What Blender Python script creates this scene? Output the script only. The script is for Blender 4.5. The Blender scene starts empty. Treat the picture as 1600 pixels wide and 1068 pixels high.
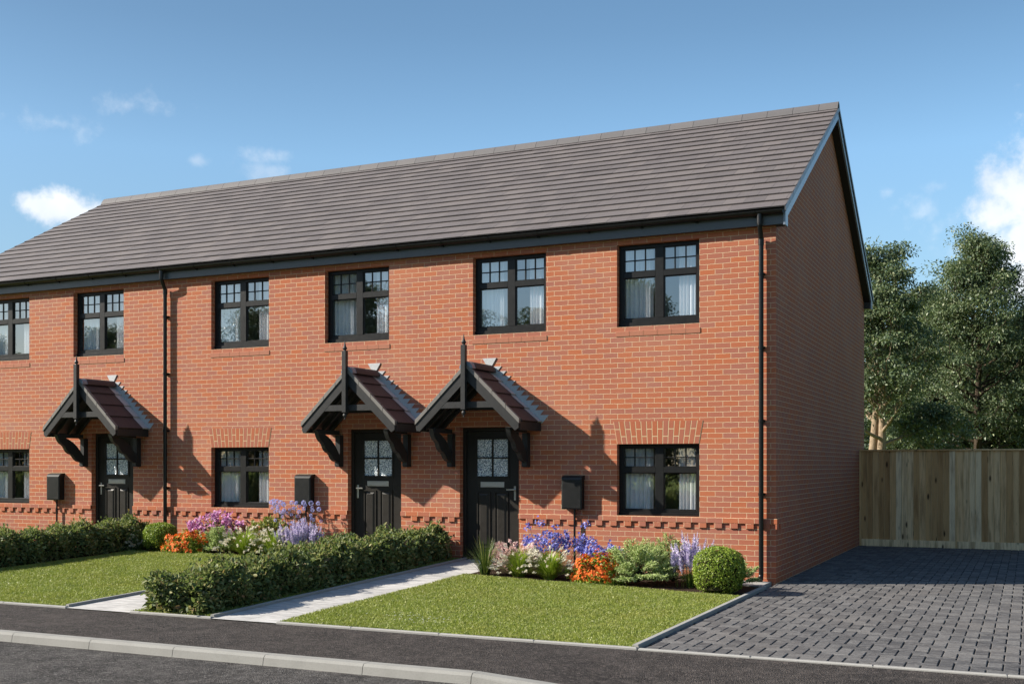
import bpy, bmesh, math, random
import numpy as np
from mathutils import Vector, Matrix
R = math.radians
random.seed(7)
rng = np.random.default_rng(11)
sc = bpy.context.scene
COL = sc.collection
WORLD_POS = {}

# ---------------------------------------------------------------- camera
cam_d = bpy.data.cameras.new("camera"); cam = bpy.data.objects.new("camera", cam_d); COL.objects.link(cam)
cam_d.sensor_width = 36; cam_d.lens = 39.24; cam_d.shift_y = 0.12
cam_d.clip_end = 3000; cam_d.clip_start = 0.05
cam.location = (3.197, -15.596, 1.647); cam.rotation_euler = (R(90), 0, R(24.885))
sc.camera = cam

# ---------------------------------------------------------------- light
SUN_DIR = Vector((-0.907*math.cos(R(31.7)), -0.421*math.cos(R(31.7)), math.sin(R(31.7)))).normalized()
sun_d = bpy.data.lights.new("sun", 'SUN'); sun = bpy.data.objects.new("sun", sun_d); COL.objects.link(sun)
sun_d.energy = 5.0; sun_d.angle = R(0.5); sun_d.color = (1.0, 0.92, 0.80)
sun.rotation_euler = SUN_DIR.to_track_quat('Z', 'Y').to_euler(); sun.location = (-30, -14, 25)
sc.view_settings.view_transform = 'Standard'; sc.view_settings.look = 'None'
sc.view_settings.exposure = 0.95; sc.view_settings.gamma = 1

# ---------------------------------------------------------------- node helper
class NT:
    def __init__(s, nt): s.nt = nt
    def n(s, typ, ins=None, **props):
        nd = s.nt.nodes.new(typ)
        for k, v in props.items(): setattr(nd, k, v)
        for k, v in (ins or {}).items():
            sock = nd.inputs[k]
            if isinstance(v, bpy.types.NodeSocket): s.nt.links.new(v, sock)
            else:
                if isinstance(v, (tuple, list)) and len(v) == 3 and sock.type == 'RGBA': v = (*v, 1)
                sock.default_value = v
        return nd
    def math(s, op, a, b=0.0, c=None, clamp=False):
        d = {0: a, 1: b}
        if c is not None: d[2] = c
        return s.n('ShaderNodeMath', d, operation=op, use_clamp=clamp).outputs[0]
    def mix(s, fac, a, b, mode='MIX'):
        return s.n('ShaderNodeMixRGB', {0: fac, 1: a, 2: b}, blend_type=mode).outputs[0]
    def ramp(s, fac, stops, interp='LINEAR'):
        nd = s.n('ShaderNodeValToRGB', {0: fac}); cr = nd.color_ramp; cr.interpolation = interp
        while len(cr.elements) < len(stops): cr.elements.new(0.5)
        for e, (p, c) in zip(cr.elements, stops):
            e.position = p; e.color = (*c, 1) if len(c) == 3 else c
        return nd.outputs[0]
    def noise(s, vec, scale, detail=3, rough=0.55, out=0):
        return s.n('ShaderNodeTexNoise', {'Vector': vec, 'Scale': scale, 'Detail': detail, 'Roughness': rough}).outputs[out]

# ---------------------------------------------------------------- world
w = bpy.data.worlds.new("World"); sc.world = w; w.use_nodes = True
t = NT(w.node_tree); w.node_tree.nodes.clear()
sky = t.n('ShaderNodeTexSky', sky_type='NISHITA', sun_disc=False, sun_elevation=R(31.7),
          sun_rotation=math.atan2(SUN_DIR.x, SUN_DIR.y) % (2*math.pi), altitude=50, air_density=1.0, dust_density=0.6, ozone_density=2.0)
skyc = t.n('ShaderNodeHueSaturation', {'Hue': 0.492, 'Saturation': 1.10, 'Value': 1.0, 'Color': sky.outputs[0]}).outputs[0]
tc = t.n('ShaderNodeTexCoord').outputs['Generated']
sep = t.n('ShaderNodeSeparateXYZ', {0: tc})
az = t.math('ARCTAN2', sep.outputs[0], sep.outputs[1]); el = t.math('ARCSINE', sep.outputs[2])
nz = t.noise(tc, 26, 7, 0.6); nz2 = t.noise(tc, 9, 4, 0.55); nz3 = t.noise(tc, 75, 5, 0.6)
def puff(a0, e0, ra, re, amp=1.1):
    a = t.math('DIVIDE', t.math('SUBTRACT', az, R(a0)), R(ra)); e = t.math('DIVIDE', t.math('SUBTRACT', el, R(e0)), R(re))
    q = t.math('SQRT', t.math('ADD', t.math('MULTIPLY', a, a), t.math('MULTIPLY', e, e)))
    return t.math('SUBTRACT', 1.0, q)
def dir_of(u, v):
    f = 1744.; x = (u-800)/f; z = (726-v)/f; th = R(24.885)
    d = Vector((-math.sin(th)+x*math.cos(th), math.cos(th)+x*math.sin(th), z)).normalized()
    return math.degrees(math.atan2(d.x, d.y)), math.degrees(math.asin(d.z))
dens = None
for (u, v, ru, rv) in [(55, 322, 36, 24), (95, 325, 62, 34), (140, 335, 40, 20), (1612, 298, 104, 84), (1552, 330, 66, 50), (1665, 290, 120, 105), (1600, 380, 80, 52), (1650, 430, 95, 55)]:
    a0, e0 = dir_of(u, v); p = puff(a0, e0, ru*0.0329*1.0, rv*0.0329)
    dens = p if dens is None else t.math('MAXIMUM', dens, p)
thick = t.math('ADD', dens, t.math('ADD', t.math('MULTIPLY', t.math('SUBTRACT', nz, 0.5), 1.9), t.math('MULTIPLY', t.math('SUBTRACT', nz3, 0.5), 0.7)))
thick = t.n('ShaderNodeMapRange', {0: thick, 1: 0.0, 2: 0.75, 3: 0.0, 4: 1.0}, interpolation_type='SMOOTHSTEP').outputs[0]
wis = None
for (u, v, ru, rv) in [(1440, 335, 75, 50), (1485, 350, 75, 40), (1440, 332, 40, 26), (1465, 290, 40, 18), (1388, 300, 22, 16), (1500, 385, 60, 30), (420, 243, 55, 20), (305, 250, 30, 14), (420, 270, 60, 22), (205, 165, 110, 30), (80, 190, 110, 30)]:
    a0, e0 = dir_of(u, v); p = puff(a0, e0, ru*0.0329*1.0, rv*0.0329)
    wis = p if wis is None else t.math('MAXIMUM', wis, p)
wis = t.math('ADD', wis, t.math('ADD', t.math('MULTIPLY', t.math('SUBTRACT', nz, 0.55), 2.6), t.math('MULTIPLY', t.math('SUBTRACT', nz3, 0.5), 1.0)))
wis = t.n('ShaderNodeMapRange', {0: wis, 1: 0.15, 2: 1.3, 3: 0.0, 4: 0.38}, interpolation_type='SMOOTHSTEP').outputs[0]
cl = t.math('MULTIPLY', t.math('MAXIMUM', thick, wis), 0.93, clamp=True)
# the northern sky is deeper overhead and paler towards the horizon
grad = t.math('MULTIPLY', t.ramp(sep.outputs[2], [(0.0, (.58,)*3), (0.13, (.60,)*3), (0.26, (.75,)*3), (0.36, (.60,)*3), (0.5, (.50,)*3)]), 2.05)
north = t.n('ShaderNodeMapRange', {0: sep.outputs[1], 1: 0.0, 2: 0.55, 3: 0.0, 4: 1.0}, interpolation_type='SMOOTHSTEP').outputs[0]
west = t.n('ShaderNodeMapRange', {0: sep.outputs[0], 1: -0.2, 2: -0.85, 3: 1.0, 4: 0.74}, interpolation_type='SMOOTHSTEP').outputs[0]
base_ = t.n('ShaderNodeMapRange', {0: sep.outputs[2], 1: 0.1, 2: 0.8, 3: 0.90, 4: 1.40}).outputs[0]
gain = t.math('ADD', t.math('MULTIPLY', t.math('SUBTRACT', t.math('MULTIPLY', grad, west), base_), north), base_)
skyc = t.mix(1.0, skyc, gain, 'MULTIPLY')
shade = t.ramp(nz2, [(0.35, (5.9, 6.5, 7.4)), (0.60, (8.4, 8.5, 8.6))])
skyc = t.mix(cl, skyc, shade)
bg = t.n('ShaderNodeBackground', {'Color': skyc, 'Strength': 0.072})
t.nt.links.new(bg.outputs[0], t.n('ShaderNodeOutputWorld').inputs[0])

# ---------------------------------------------------------------- materials
def newmat(name):
    m = bpy.data.materials.new(name); m.use_nodes = True; m.node_tree.nodes.clear()
    T = NT(m.node_tree); out = T.n('ShaderNodeOutputMaterial')
    return m, T, out
def principled(name, base, rough=0.5, build=None, spec=0.5, metal=0.0):
    m, T, out = newmat(name)
    d = {'Roughness': rough, 'Specular IOR Level': spec, 'Metallic': metal}
    bs = T.n('ShaderNodeBsdfPrincipled', d)
    if not callable(base): bs.inputs['Base Color'].default_value = (*base, 1)
    T.nt.links.new(bs.outputs[0], out.inputs[0])
    if callable(base): base(T, bs)
    if build: build(T, bs)
    return m
def link(T, sock, inp): T.nt.links.new(sock, inp)
def obj_co(T): return T.n('ShaderNodeTexCoord').outputs['Object']
def bump(T, bs, h, strength=0.4, dist=0.01):
    link(T, T.n('ShaderNodeBump', {'Height': h, 'Strength': strength, 'Distance': dist}).outputs[0], bs.inputs['Normal'])
def island(T): return T.n('ShaderNodeNewGeometry').outputs['Random Per Island']

def f_brick(T, bs):
    uv = T.n('ShaderNodeUVMap').outputs[0]
    # slightly waved coordinates so that the edges of the bricks are not ruled
    wob = T.noise(uv, 22, 2, 0.5, out=1)
    uvw = T.n('ShaderNodeMixRGB', {0: 0.006, 1: uv, 2: wob}, blend_type='LINEAR_LIGHT').outputs[0]
    b = T.n('ShaderNodeTexBrick', {'Vector': uvw, 'Color1': (0.415, 0.122, 0.052), 'Color2': (0.325, 0.122, 0.086), 'Mortar': (0.58, 0.445, 0.285), 'Scale': 1.0,
            'Mortar Size': 0.0034, 'Mortar Smooth': 0.12, 'Bias': 0.0, 'Brick Width': 0.225, 'Row Height': 0.075}, offset=0.5)
    n1 = T.noise(uv, 38, 4, 0.65); n2 = T.noise(uv, 0.7, 4, 0.6)
    c = T.mix(T.math('MULTIPLY', T.math('SUBTRACT', n1, 0.42), 0.9, clamp=True), b.outputs['Color'], (0.34, 0.10, 0.05))
    c = T.mix(T.n('ShaderNodeMapRange', {0: n2, 1: 0.45, 2: 0.75, 3: 0.0, 4: 0.22}).outputs[0], c, (0.50, 0.30, 0.21))
    link(T, c, bs.inputs['Base Color'])
    h = T.math('ADD', T.math('MULTIPLY', b.outputs['Fac'], -1.0), T.math('MULTIPLY', n1, 0.25))
    bump(T, bs, h, 0.55, 0.006)
M = {}
M['brick'] = principled('red_brick', f_brick, 0.85, spec=0.25)
def f_solo(c1, c2, sc_=30):
    def f(T, bs):
        co = obj_co(T); n = T.noise(co, sc_, 4, 0.6)
        c = T.mix(island(T), c1, c2); c = T.mix(T.math('MULTIPLY', n, 0.35), c, tuple(x*0.6 for x in c1))
        link(T, c, bs.inputs['Base Color']); bump(T, bs, n, 0.3, 0.004)
    return f
M['solo_brick'] = principled('arch_brick', f_solo((0.40, 0.118, 0.054), (0.35, 0.127, 0.084)), 0.85, spec=0.25)
M['sill_brick'] = principled('sill_tile', f_solo((0.41, 0.15, 0.085), (0.375, 0.155, 0.095)), 0.8, spec=0.3)
M['mortar'] = principled('mortar', f_solo((0.62, 0.48, 0.29), (0.62, 0.48, 0.29), 60), 0.95, spec=0.1)
def f_tile(T, bs):
    co = obj_co(T); n = T.noise(co, 6, 5, 0.65); n2 = T.noise(co, 0.6, 3, 0.5); n3 = T.noise(co, 90, 2, 0.5)
    c = T.ramp(island(T), [(0, (0.104, 0.090, 0.089)), (0.5, (0.120, 0.104, 0.103)), (1, (0.142, 0.122, 0.117))])
    c = T.mix(T.n('ShaderNodeMapRange', {0: n, 1: 0.4, 2: 0.8, 3: 0.0, 4: 0.3}).outputs[0], c, (0.18, 0.160, 0.152))
    c = T.mix(T.n('ShaderNodeMapRange', {0: n2, 1: 0.4, 2: 0.7, 3: 0.0, 4: 0.2}).outputs[0], c, (0.11, 0.097, 0.10))
    link(T, c, bs.inputs['Base Color']); bump(T, bs, T.math('ADD', n, T.math('MULTIPLY', n3, 0.3)), 0.25, 0.004)
M['tile'] = principled('roof_tile', f_tile, 0.75, spec=0.35)
def f_ptile(T, bs):
    co = obj_co(T); n = T.noise(co, 9, 4, 0.6)
    c = T.ramp(island(T), [(0, (0.036, 0.024, 0.027)), (1, (0.050, 0.034, 0.036))])
    c = T.mix(T.math('MULTIPLY', n, 0.35), c, (0.065, 0.05, 0.05)); link(T, c, bs.inputs['Base Color']); bump(T, bs, T.noise(co, 120, 2), 0.2, 0.003)
M['porch_tile'] = principled('porch_tile', f_ptile, 0.7)
M['ridge'] = principled('ridge_tile', f_solo((0.11, 0.103, 0.105), (0.135, 0.125, 0.125), 12), 0.75)
def f_dark(c, amt=0.3):
    def f(T, bs):
        co = obj_co(T); n = T.noise(co, 14, 4, 0.6)
        link(T, T.mix(T.math('MULTIPLY', n, amt), c, tuple(min(1, x*1.7+0.004) for x in c)), bs.inputs['Base Color'])
        link(T, T.math('MULTIPLY_ADD', n, 0.2, bs.inputs['Roughness'].default_value-0.1), bs.inputs['Roughness'])
    return f
M['black_upvc'] = principled('black_window_frame', f_dark((0.0075, 0.0078, 0.008)), 0.42, spec=0.28)
M['black_pipe'] = principled('black_plastic_pipe', f_dark((0.006, 0.006, 0.0065)), 0.32, spec=0.35)
M['grey_board'] = principled('dark_grey_fascia', f_dark((0.060, 0.066, 0.075)), 0.38)
M['barge'] = principled('sky_tinted_bargeboard', f_dark((0.16, 0.19, 0.235)), 0.3)  # pale blue of the reflected sky is put into the board colour
M['soffit'] = principled('dark_soffit', f_dark((0.015, 0.015, 0.016)), 0.5)
M['porch_wood'] = principled('dark_grey_porch_paint', f_dark((0.020, 0.020, 0.0205)), 0.48, spec=0.35)
M['verge'] = principled('verge_trim', f_dark((0.13, 0.12, 0.11)), 0.6)
M['door'] = principled('black_door_paint', f_dark((0.017, 0.015, 0.0125)), 0.45, spec=0.25)
M['meter'] = principled('black_meter_box', f_dark((0.008, 0.0085, 0.0085)), 0.42, spec=0.3)
M['chrome'] = principled('satin_chrome', (0.62, 0.62, 0.62), 0.28, metal=0.85)
M['letter'] = principled('letter_plate_metal', (0.50, 0.48, 0.45), 0.35, metal=0.5)
def f_lead(T, bs):
    co = obj_co(T); n = T.noise(co, 22, 4, 0.65)
    link(T, T.mix(n, (0.34, 0.35, 0.36), (0.55, 0.55, 0.55)), bs.inputs['Base Color'])
M['lead'] = principled('lead_flashing', f_lead, 0.5, metal=0.25)
def f_cloth(T, bs):
    n = T.noise(obj_co(T), 90, 2)
    link(T, T.mix(n, (0.80, 0.81, 0.84), (0.88, 0.88, 0.90)), bs.inputs['Base Color'])
M['curtain'] = principled('white_curtain', f_cloth, 0.9, spec=0.1)
M['room'] = principled('room_plaster', f_dark((0.74, 0.68, 0.61), 0.1), 0.9, spec=0.1)
# clear glass
m, T, out = newmat('window_glass')
ge = T.n('ShaderNodeNewGeometry')
cosi = T.math('ABSOLUTE', T.n('ShaderNodeVectorMath', {0: ge.outputs['Normal'], 1: ge.outputs['Incoming']}, operation='DOT_PRODUCT').outputs['Value'])
fac = T.math('MULTIPLY_ADD', T.math('POWER', T.math('SUBTRACT', 1.0, cosi), 4.0), 0.70, 0.29, clamp=True)
bw = T.n('ShaderNodeBump', {'Height': T.noise(obj_co(T), 1.6, 2), 'Strength': 0.008, 'Distance': 0.05}).outputs[0]
gl = T.n('ShaderNodeBsdfGlossy', {'Color': (0.96, 0.98, 1.0), 'Roughness': 0.0, 'Normal': bw}); tr = T.n('ShaderNodeBsdfTransparent', {'Color': (0.95, 0.97, 0.97)})
mx = T.n('ShaderNodeMixShader', {0: fac, 1: tr.outputs[0], 2: gl.outputs[0]}); link(T, mx.outputs[0], out.inputs[0]); M['glass'] = m
# pebbled door glass, its bright glints put into the colour
def f_pebble(T, bs):
    co = obj_co(T); v = T.n('ShaderNodeTexVoronoi', {'Vector': co, 'Scale': 78.0}); n = T.noise(co, 60, 3, 0.7)
    c = T.ramp(n, [(0.40, (0.05, 0.07, 0.10)), (0.49, (0.42, 0.52, 0.60)), (0.57, (0.98, 1.0, 1.0))])
    link(T, c, bs.inputs['Base Color']); bump(T, bs, T.math('ADD', v.outputs[0], n), 0.9, 0.01)
M['pebble'] = principled('pebbled_glass', f_pebble, 0.12, spec=0.9)

def f_tarmac(base, lo, hi):
    def f(T, bs):
        co = obj_co(T); n = T.noise(co, 48, 4, 0.85); n2 = T.noise(co, 1.3, 5, 0.6); v = T.n('ShaderNodeTexVoronoi', {'Vector': co, 'Scale': 75.0})
        n4 = T.noise(co, 16, 5, 0.75); vc = T.n('ShaderNodeSeparateXYZ', {0: v.outputs['Color']}).outputs[0]
        c = T.ramp(n, [(0.34, lo), (0.50, base), (0.68, hi)])
        c = T.mix(T.n('ShaderNodeMapRange', {0: vc, 1: 0.80, 2: 1.0, 3: 0.0, 4: 0.75}).outputs[0], c, tuple(x*1.9 for x in hi))
        c = T.mix(T.n('ShaderNodeMapRange', {0: n4, 1: 0.42, 2: 0.68, 3: 0.0, 4: 0.75}).outputs[0], c, lo)
        n5 = T.noise(co, 7, 6, 0.82)
        c = T.mix(T.n('ShaderNodeMapRange', {0: n5, 1: 0.47, 2: 0.66, 3: 0.0, 4: 0.6}).outputs[0], c, tuple(x*1.25 for x in hi))
        c = T.mix(T.n('ShaderNodeMapRange', {0: n2, 1: 0.42, 2: 0.70, 3: 0.0, 4: 0.30}).outputs[0], c, hi)
        link(T, c, bs.inputs['Base Color']); bump(T, bs, T.math('ADD', n, T.math('ADD', v.outputs[0], n4)), 1.0, 0.02)
    return f
M['pave'] = principled('pavement_tarmac', f_tarmac((0.040, 0.0345, 0.0325), (0.012, 0.011, 0.0105), (0.105, 0.090, 0.082)), 0.9, spec=0.25)
M['road'] = principled('road_tarmac', f_tarmac((0.046, 0.042, 0.040), (0.013, 0.0125, 0.0125), (0.150, 0.140, 0.132)), 0.9, spec=0.25)
def f_conc(c1, c2):
    def f(T, bs):
        co = obj_co(T); n = T.noise(co, 70, 4, 0.7); n2 = T.noise(co, 3, 4, 0.6)
        c = T.mix(n, c1, c2); c = T.mix(T.n('ShaderNodeMapRange', {0: n2, 1: 0.45, 2: 0.75, 3: 0.0, 4: 0.35}).outputs[0], c, tuple(x*0.72 for x in c1))
        link(T, c, bs.inputs['Base Color']); bump(T, bs, n, 0.35, 0.005)
    return f
M['kerb'] = principled('kerb_concrete', f_conc((0.225, 0.222, 0.205), (0.32, 0.312, 0.29)), 0.9, spec=0.2)
M['edging'] = principled('edging_concrete', f_conc((0.27, 0.265, 0.25), (0.36, 0.35, 0.33)), 0.9, spec=0.2)
def f_path(T, bs):
    co = obj_co(T); mp = T.n('ShaderNodeMapping', {'Vector': co, 'Scale': (1.2, 7.0, 1.0), 'Rotation': (0, 0, R(60))}).outputs[0]
    n = T.noise(mp, 2.4, 6, 0.7); n2 = T.noise(co, 80, 3, 0.6)
    b = T.n('ShaderNodeTexBrick', {'Vector': co, 'Color1': (1, 1, 1), 'Color2': (0.80, 0.80, 0.80), 'Mortar': (0.40, 0.39, 0.38), 'Scale': 1.0, 'Mortar Size': 0.006, 'Brick Width': 0.9, 'Row Height': 0.45}, offset=0.0)
    c = T.ramp(n, [(0.34, (0.28, 0.275, 0.265)), (0.52, (0.48, 0.468, 0.45)), (0.68, (0.62, 0.605, 0.58))])
    c = T.mix(T.math('MULTIPLY', n2, 0.3), c, (0.38, 0.37, 0.36)); c = T.mix(0.6, c, T.mix(1.0, c, b.outputs[0], 'MULTIPLY'))
    link(T, c, bs.inputs['Base Color']); bump(T, bs, n2, 0.25, 0.004)
M['path'] = principled('path_flagstone', f_path, 0.85, spec=0.25)
def f_block(T, bs):
    co = obj_co(T); mp = T.n('ShaderNodeMapping', {'Vector': co, 'Scale': (1.0, 2.6, 1.0)}).outputs[0]
    n = T.noise(mp, 6.0, 7, 0.85); n2 = T.noise(co, 26, 5, 0.8); n3 = T.noise(co, 0.8, 3, 0.5)
    c = T.ramp(island(T), [(0, (0.046, 0.045, 0.048)), (0.5, (0.086, 0.083, 0.084)), (1, (0.150, 0.144, 0.140))])
    c = T.mix(T.n('ShaderNodeMapRange', {0: n, 1: 0.46, 2: 0.64, 3: 0.0, 4: 0.8}).outputs[0], c, (0.20, 0.195, 0.19))
    c = T.mix(T.n('ShaderNodeMapRange', {0: n2, 1: 0.45, 2: 0.75, 3: 0.0, 4: 0.8}).outputs[0], c, (0.030, 0.029, 0.031))
    c = T.mix(T.n('ShaderNodeMapRange', {0: n3, 1: 0.45, 2: 0.75, 3: 0.0, 4: 0.35}).outputs[0], c, (0.13, 0.115, 0.105))
    link(T, c, bs.inputs['Base Color']); bump(T, bs, n2, 0.5, 0.006)
M['block'] = principled('block_paver', f_block, 0.85, spec=0.3)
M['joint'] = principled('paver_joint_sand', (0.022, 0.021, 0.021), 0.95, spec=0.1)
def f_soil(T, bs):
    co = obj_co(T); n = T.noise(co, 40, 5, 0.7)
    link(T, T.ramp(n, [(0.35, (0.022, 0.014, 0.010)), (0.7, (0.075, 0.050, 0.036))]), bs.inputs['Base Color']); bump(T, bs, n, 0.9, 0.03)
M['soil'] = principled('bark_mulch', f_soil, 0.95, spec=0.1)
def f_turf(T, bs):
    co = obj_co(T); n = T.noise(co, 30, 5, 0.7)
    link(T, T.ramp(n, [(0.3, (0.090, 0.120, 0.022)), (0.7, (0.18, 0.22, 0.045))]), bs.inputs['Base Color'])
M['turf'] = principled('turf_base', f_turf, 0.95, spec=0.05)
def f_wood(T, bs):
    co = obj_co(T); isl = T.n('ShaderNodeAttribute', attribute_name='tone').outputs['Fac']
    off = T.n('ShaderNodeCombineXYZ', {0: T.math('MULTIPLY', isl, 37.0), 1: 0.0, 2: T.math('MULTIPLY', isl, 11.0)}).outputs[0]
    cc = T.n('ShaderNodeVectorMath', {0: co, 1: off}, operation='ADD').outputs[0]
    mp = T.n('ShaderNodeMapping', {'Vector': cc, 'Scale': (16.0, 16.0, 1.1)}).outputs[0]
    g = T.noise(mp, 2.0, 6, 0.62); mp2 = T.n('ShaderNodeMapping', {'Vector': cc, 'Scale': (7.0, 7.0, 0.75)}).outputs[0]
    st = T.noise(mp2, 1.5, 4, 0.6)
    kn = T.n('ShaderNodeTexVoronoi', {'Vector': T.n('ShaderNodeMapping', {'Vector': cc, 'Scale': (6.0, 6.0, 2.1)}).outputs[0], 'Scale': 1.0}).outputs[0]
    c = T.ramp(isl, [(0, (0.46, 0.27, 0.12)), (0.3, (0.68, 0.44, 0.21)), (0.6, (0.84, 0.59, 0.32)), (0.85, (0.92, 0.72, 0.45)), (1, (0.95, 0.83, 0.60))])
    c = T.mix(T.n('ShaderNodeMapRange', {0: g, 1: 0.48, 2: 0.66, 3: 0.0, 4: 0.45}).outputs[0], c, (0.44, 0.30, 0.16))
    c = T.mix(T.n('ShaderNodeMapRange', {0: st, 1: 0.48, 2: 0.66, 3: 0.0, 4: 0.6}).outputs[0], c, (0.27, 0.155, 0.07))
    c = T.mix(T.n('ShaderNodeMapRange', {0: kn, 1: 0.17, 2: 0.08, 3: 0.0, 4: 0.9}).outputs[0], c, (0.045, 0.025, 0.013))
    link(T, c, bs.inputs['Base Color']); bump(T, bs, g, 0.3, 0.004)
M['fence'] = principled('fence_timber', f_wood, 0.85, spec=0.2)
def f_bark(c1, c2):
    def f(T, bs):
        co = obj_co(T); mp = T.n('ShaderNodeMapping', {'Vector': co, 'Scale': (5, 5, 2.0)}).outputs[0]; n = T.noise(mp, 4, 5, 0.7)
        link(T, T.ramp(n, [(0.3, c1), (0.7, c2)]), bs.inputs['Base Color']); bump(T, bs, n, 0.6, 0.03)
    return f
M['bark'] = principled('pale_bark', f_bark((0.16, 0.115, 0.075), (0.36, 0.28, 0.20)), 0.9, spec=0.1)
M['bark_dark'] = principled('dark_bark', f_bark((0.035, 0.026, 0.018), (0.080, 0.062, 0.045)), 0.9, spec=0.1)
M['twig'] = principled('hedge_twigs', f_bark((0.020, 0.022, 0.010), (0.050, 0.045, 0.022)), 0.95, spec=0.05)

def leafmat(name, stops, rough=0.45, trans=0.35, spec=0.4):
    m, T, out = newmat(name)
    c = T.ramp(island(T), stops)
    if name == 'grass_blade':
        co = obj_co(T); pn = T.noise(co, 1.1, 4, 0.65); pn2 = T.noise(co, 5.0, 4, 0.7)
        c = T.mix(T.n('ShaderNodeMapRange', {0: pn, 1: 0.45, 2: 0.72, 3: 0.0, 4: 0.55}).outputs[0], c, (0.36, 0.35, 0.085))
        c = T.mix(T.n('ShaderNodeMapRange', {0: pn2, 1: 0.48, 2: 0.70, 3: 0.0, 4: 0.5}).outputs[0], c, (0.12, 0.19, 0.026))
    bs = T.n('ShaderNodeBsdfPrincipled', {'Base Color': c, 'Roughness': rough, 'Specular IOR Level': spec})
    tr = T.n('ShaderNodeBsdfTranslucent', {'Color': T.mix(0.35, c, (0.20, 0.28, 0.03), 'MIX')})
    link(T, T.n('ShaderNodeMixShader', {0: trans, 1: bs.outputs[0], 2: tr.outputs[0]}).outputs[0], out.inputs[0]); M[name] = m
def petalmat(name, stops, trans=0.25):
    m, T, out = newmat(name)
    c = T.ramp(island(T), stops)
    bs = T.n('ShaderNodeBsdfPrincipled', {'Base Color': c, 'Roughness': 0.6, 'Specular IOR Level': 0.25}); tr = T.n('ShaderNodeBsdfTranslucent', {'Color': c})
    link(T, T.n('ShaderNodeMixShader', {0: trans, 1: bs.outputs[0], 2: tr.outputs[0]}).outputs[0], out.inputs[0]); M[name] = m
leafmat('grass_blade', [(0, (0.165, 0.215, 0.030)), (0.5, (0.29, 0.345, 0.058)), (0.88, (0.40, 0.43, 0.11)), (1, (0.66, 0.64, 0.40))], 0.45, 0.3, 0.35)
leafmat('hedge_leaf', [(0, (0.075, 0.115, 0.045)), (0.45, (0.145, 0.190, 0.068)), (0.78, (0.24, 0.26, 0.095)), (0.93, (0.36, 0.33, 0.15)), (1, (0.30, 0.17, 0.09))], 0.55, 0.38, 0.3)
leafmat('box_leaf', [(0, (0.13, 0.215, 0.020)), (0.5, (0.24, 0.34, 0.036)), (1, (0.42, 0.50, 0.10))], 0.45, 0.3)
leafmat('juniper_leaf', [(0, (0.22, 0.32, 0.09)), (0.5, (0.46, 0.56, 0.22)), (1, (0.74, 0.80, 0.44))], 0.6, 0.3, 0.25)
leafmat('strap_leaf', [(0, (0.045, 0.100, 0.014)), (0.6, (0.11, 0.185, 0.030)), (1, (0.28, 0.31, 0.07))], 0.45, 0.3)
leafmat('spiky_leaf', [(0, (0.030, 0.065, 0.014)), (0.7, (0.065, 0.115, 0.028)), (1, (0.30, 0.29, 0.08))], 0.4, 0.25)
leafmat('lime_leaf', [(0, (0.16, 0.27, 0.016)), (0.6, (0.30, 0.42, 0.04)), (1, (0.46, 0.52, 0.11))], 0.5, 0.4)
leafmat('yellow_leaf', [(0, (0.075, 0.12, 0.015)), (0.5, (0.20, 0.24, 0.04)), (1, (0.52, 0.48, 0.14))], 0.5, 0.35)
leafmat('tree_leaf', [(0, (0.064, 0.102, 0.056)), (0.5, (0.118, 0.165, 0.084)), (0.85, (0.185, 0.225, 0.115)), (1, (0.29, 0.31, 0.18))], 0.45, 0.22, 0.4)  # leaf colour lightened to suggest distance haze
leafmat('dark_leaf', [(0, (0.028, 0.050, 0.034)), (0.6, (0.052, 0.082, 0.052)), (1, (0.085, 0.115, 0.066))], 0.45, 0.18, 0.4)  # bluish tint in these leaves stands in for hazy air
petalmat('orange_petal', [(0, (0.62, 0.085, 0.010)), (0.5, (0.80, 0.16, 0.020)), (1, (0.90, 0.27, 0.05))])
petalmat('blue_petal', [(0, (0.075, 0.075, 0.40)), (0.55, (0.17, 0.19, 0.62)), (0.85, (0.40, 0.42, 0.80)), (1, (0.8, 0.8, 0.9))])
petalmat('lilac_petal', [(0, (0.40, 0.35, 0.56)), (0.6, (0.58, 0.52, 0.70)), (1, (0.78, 0.72, 0.84))])
petalmat('globe_petal', [(0, (0.34, 0.36, 0.70)), (0.6, (0.48, 0.50, 0.82)), (1, (0.70, 0.72, 0.92))])
petalmat('pink_petal', [(0, (0.42, 0.09, 0.34)), (0.5, (0.62, 0.26, 0.52)), (1, (0.86, 0.66, 0.80))])
petalmat('white_plume', [(0, (0.62, 0.55, 0.42)), (0.6, (0.80, 0.76, 0.64)), (1, (0.90, 0.88, 0.80))], 0.35)
petalmat('pink_plume', [(0, (0.60, 0.40, 0.37)), (0.6, (0.76, 0.56, 0.53)), (1, (0.88, 0.72, 0.69))], 0.35)
M['stem'] = principled('green_stem', f_dark((0.06, 0.10, 0.025), 0.4), 0.6)
M['white_flower'] = principled('white_petal', (0.85, 0.85, 0.82), 0.6)

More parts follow.
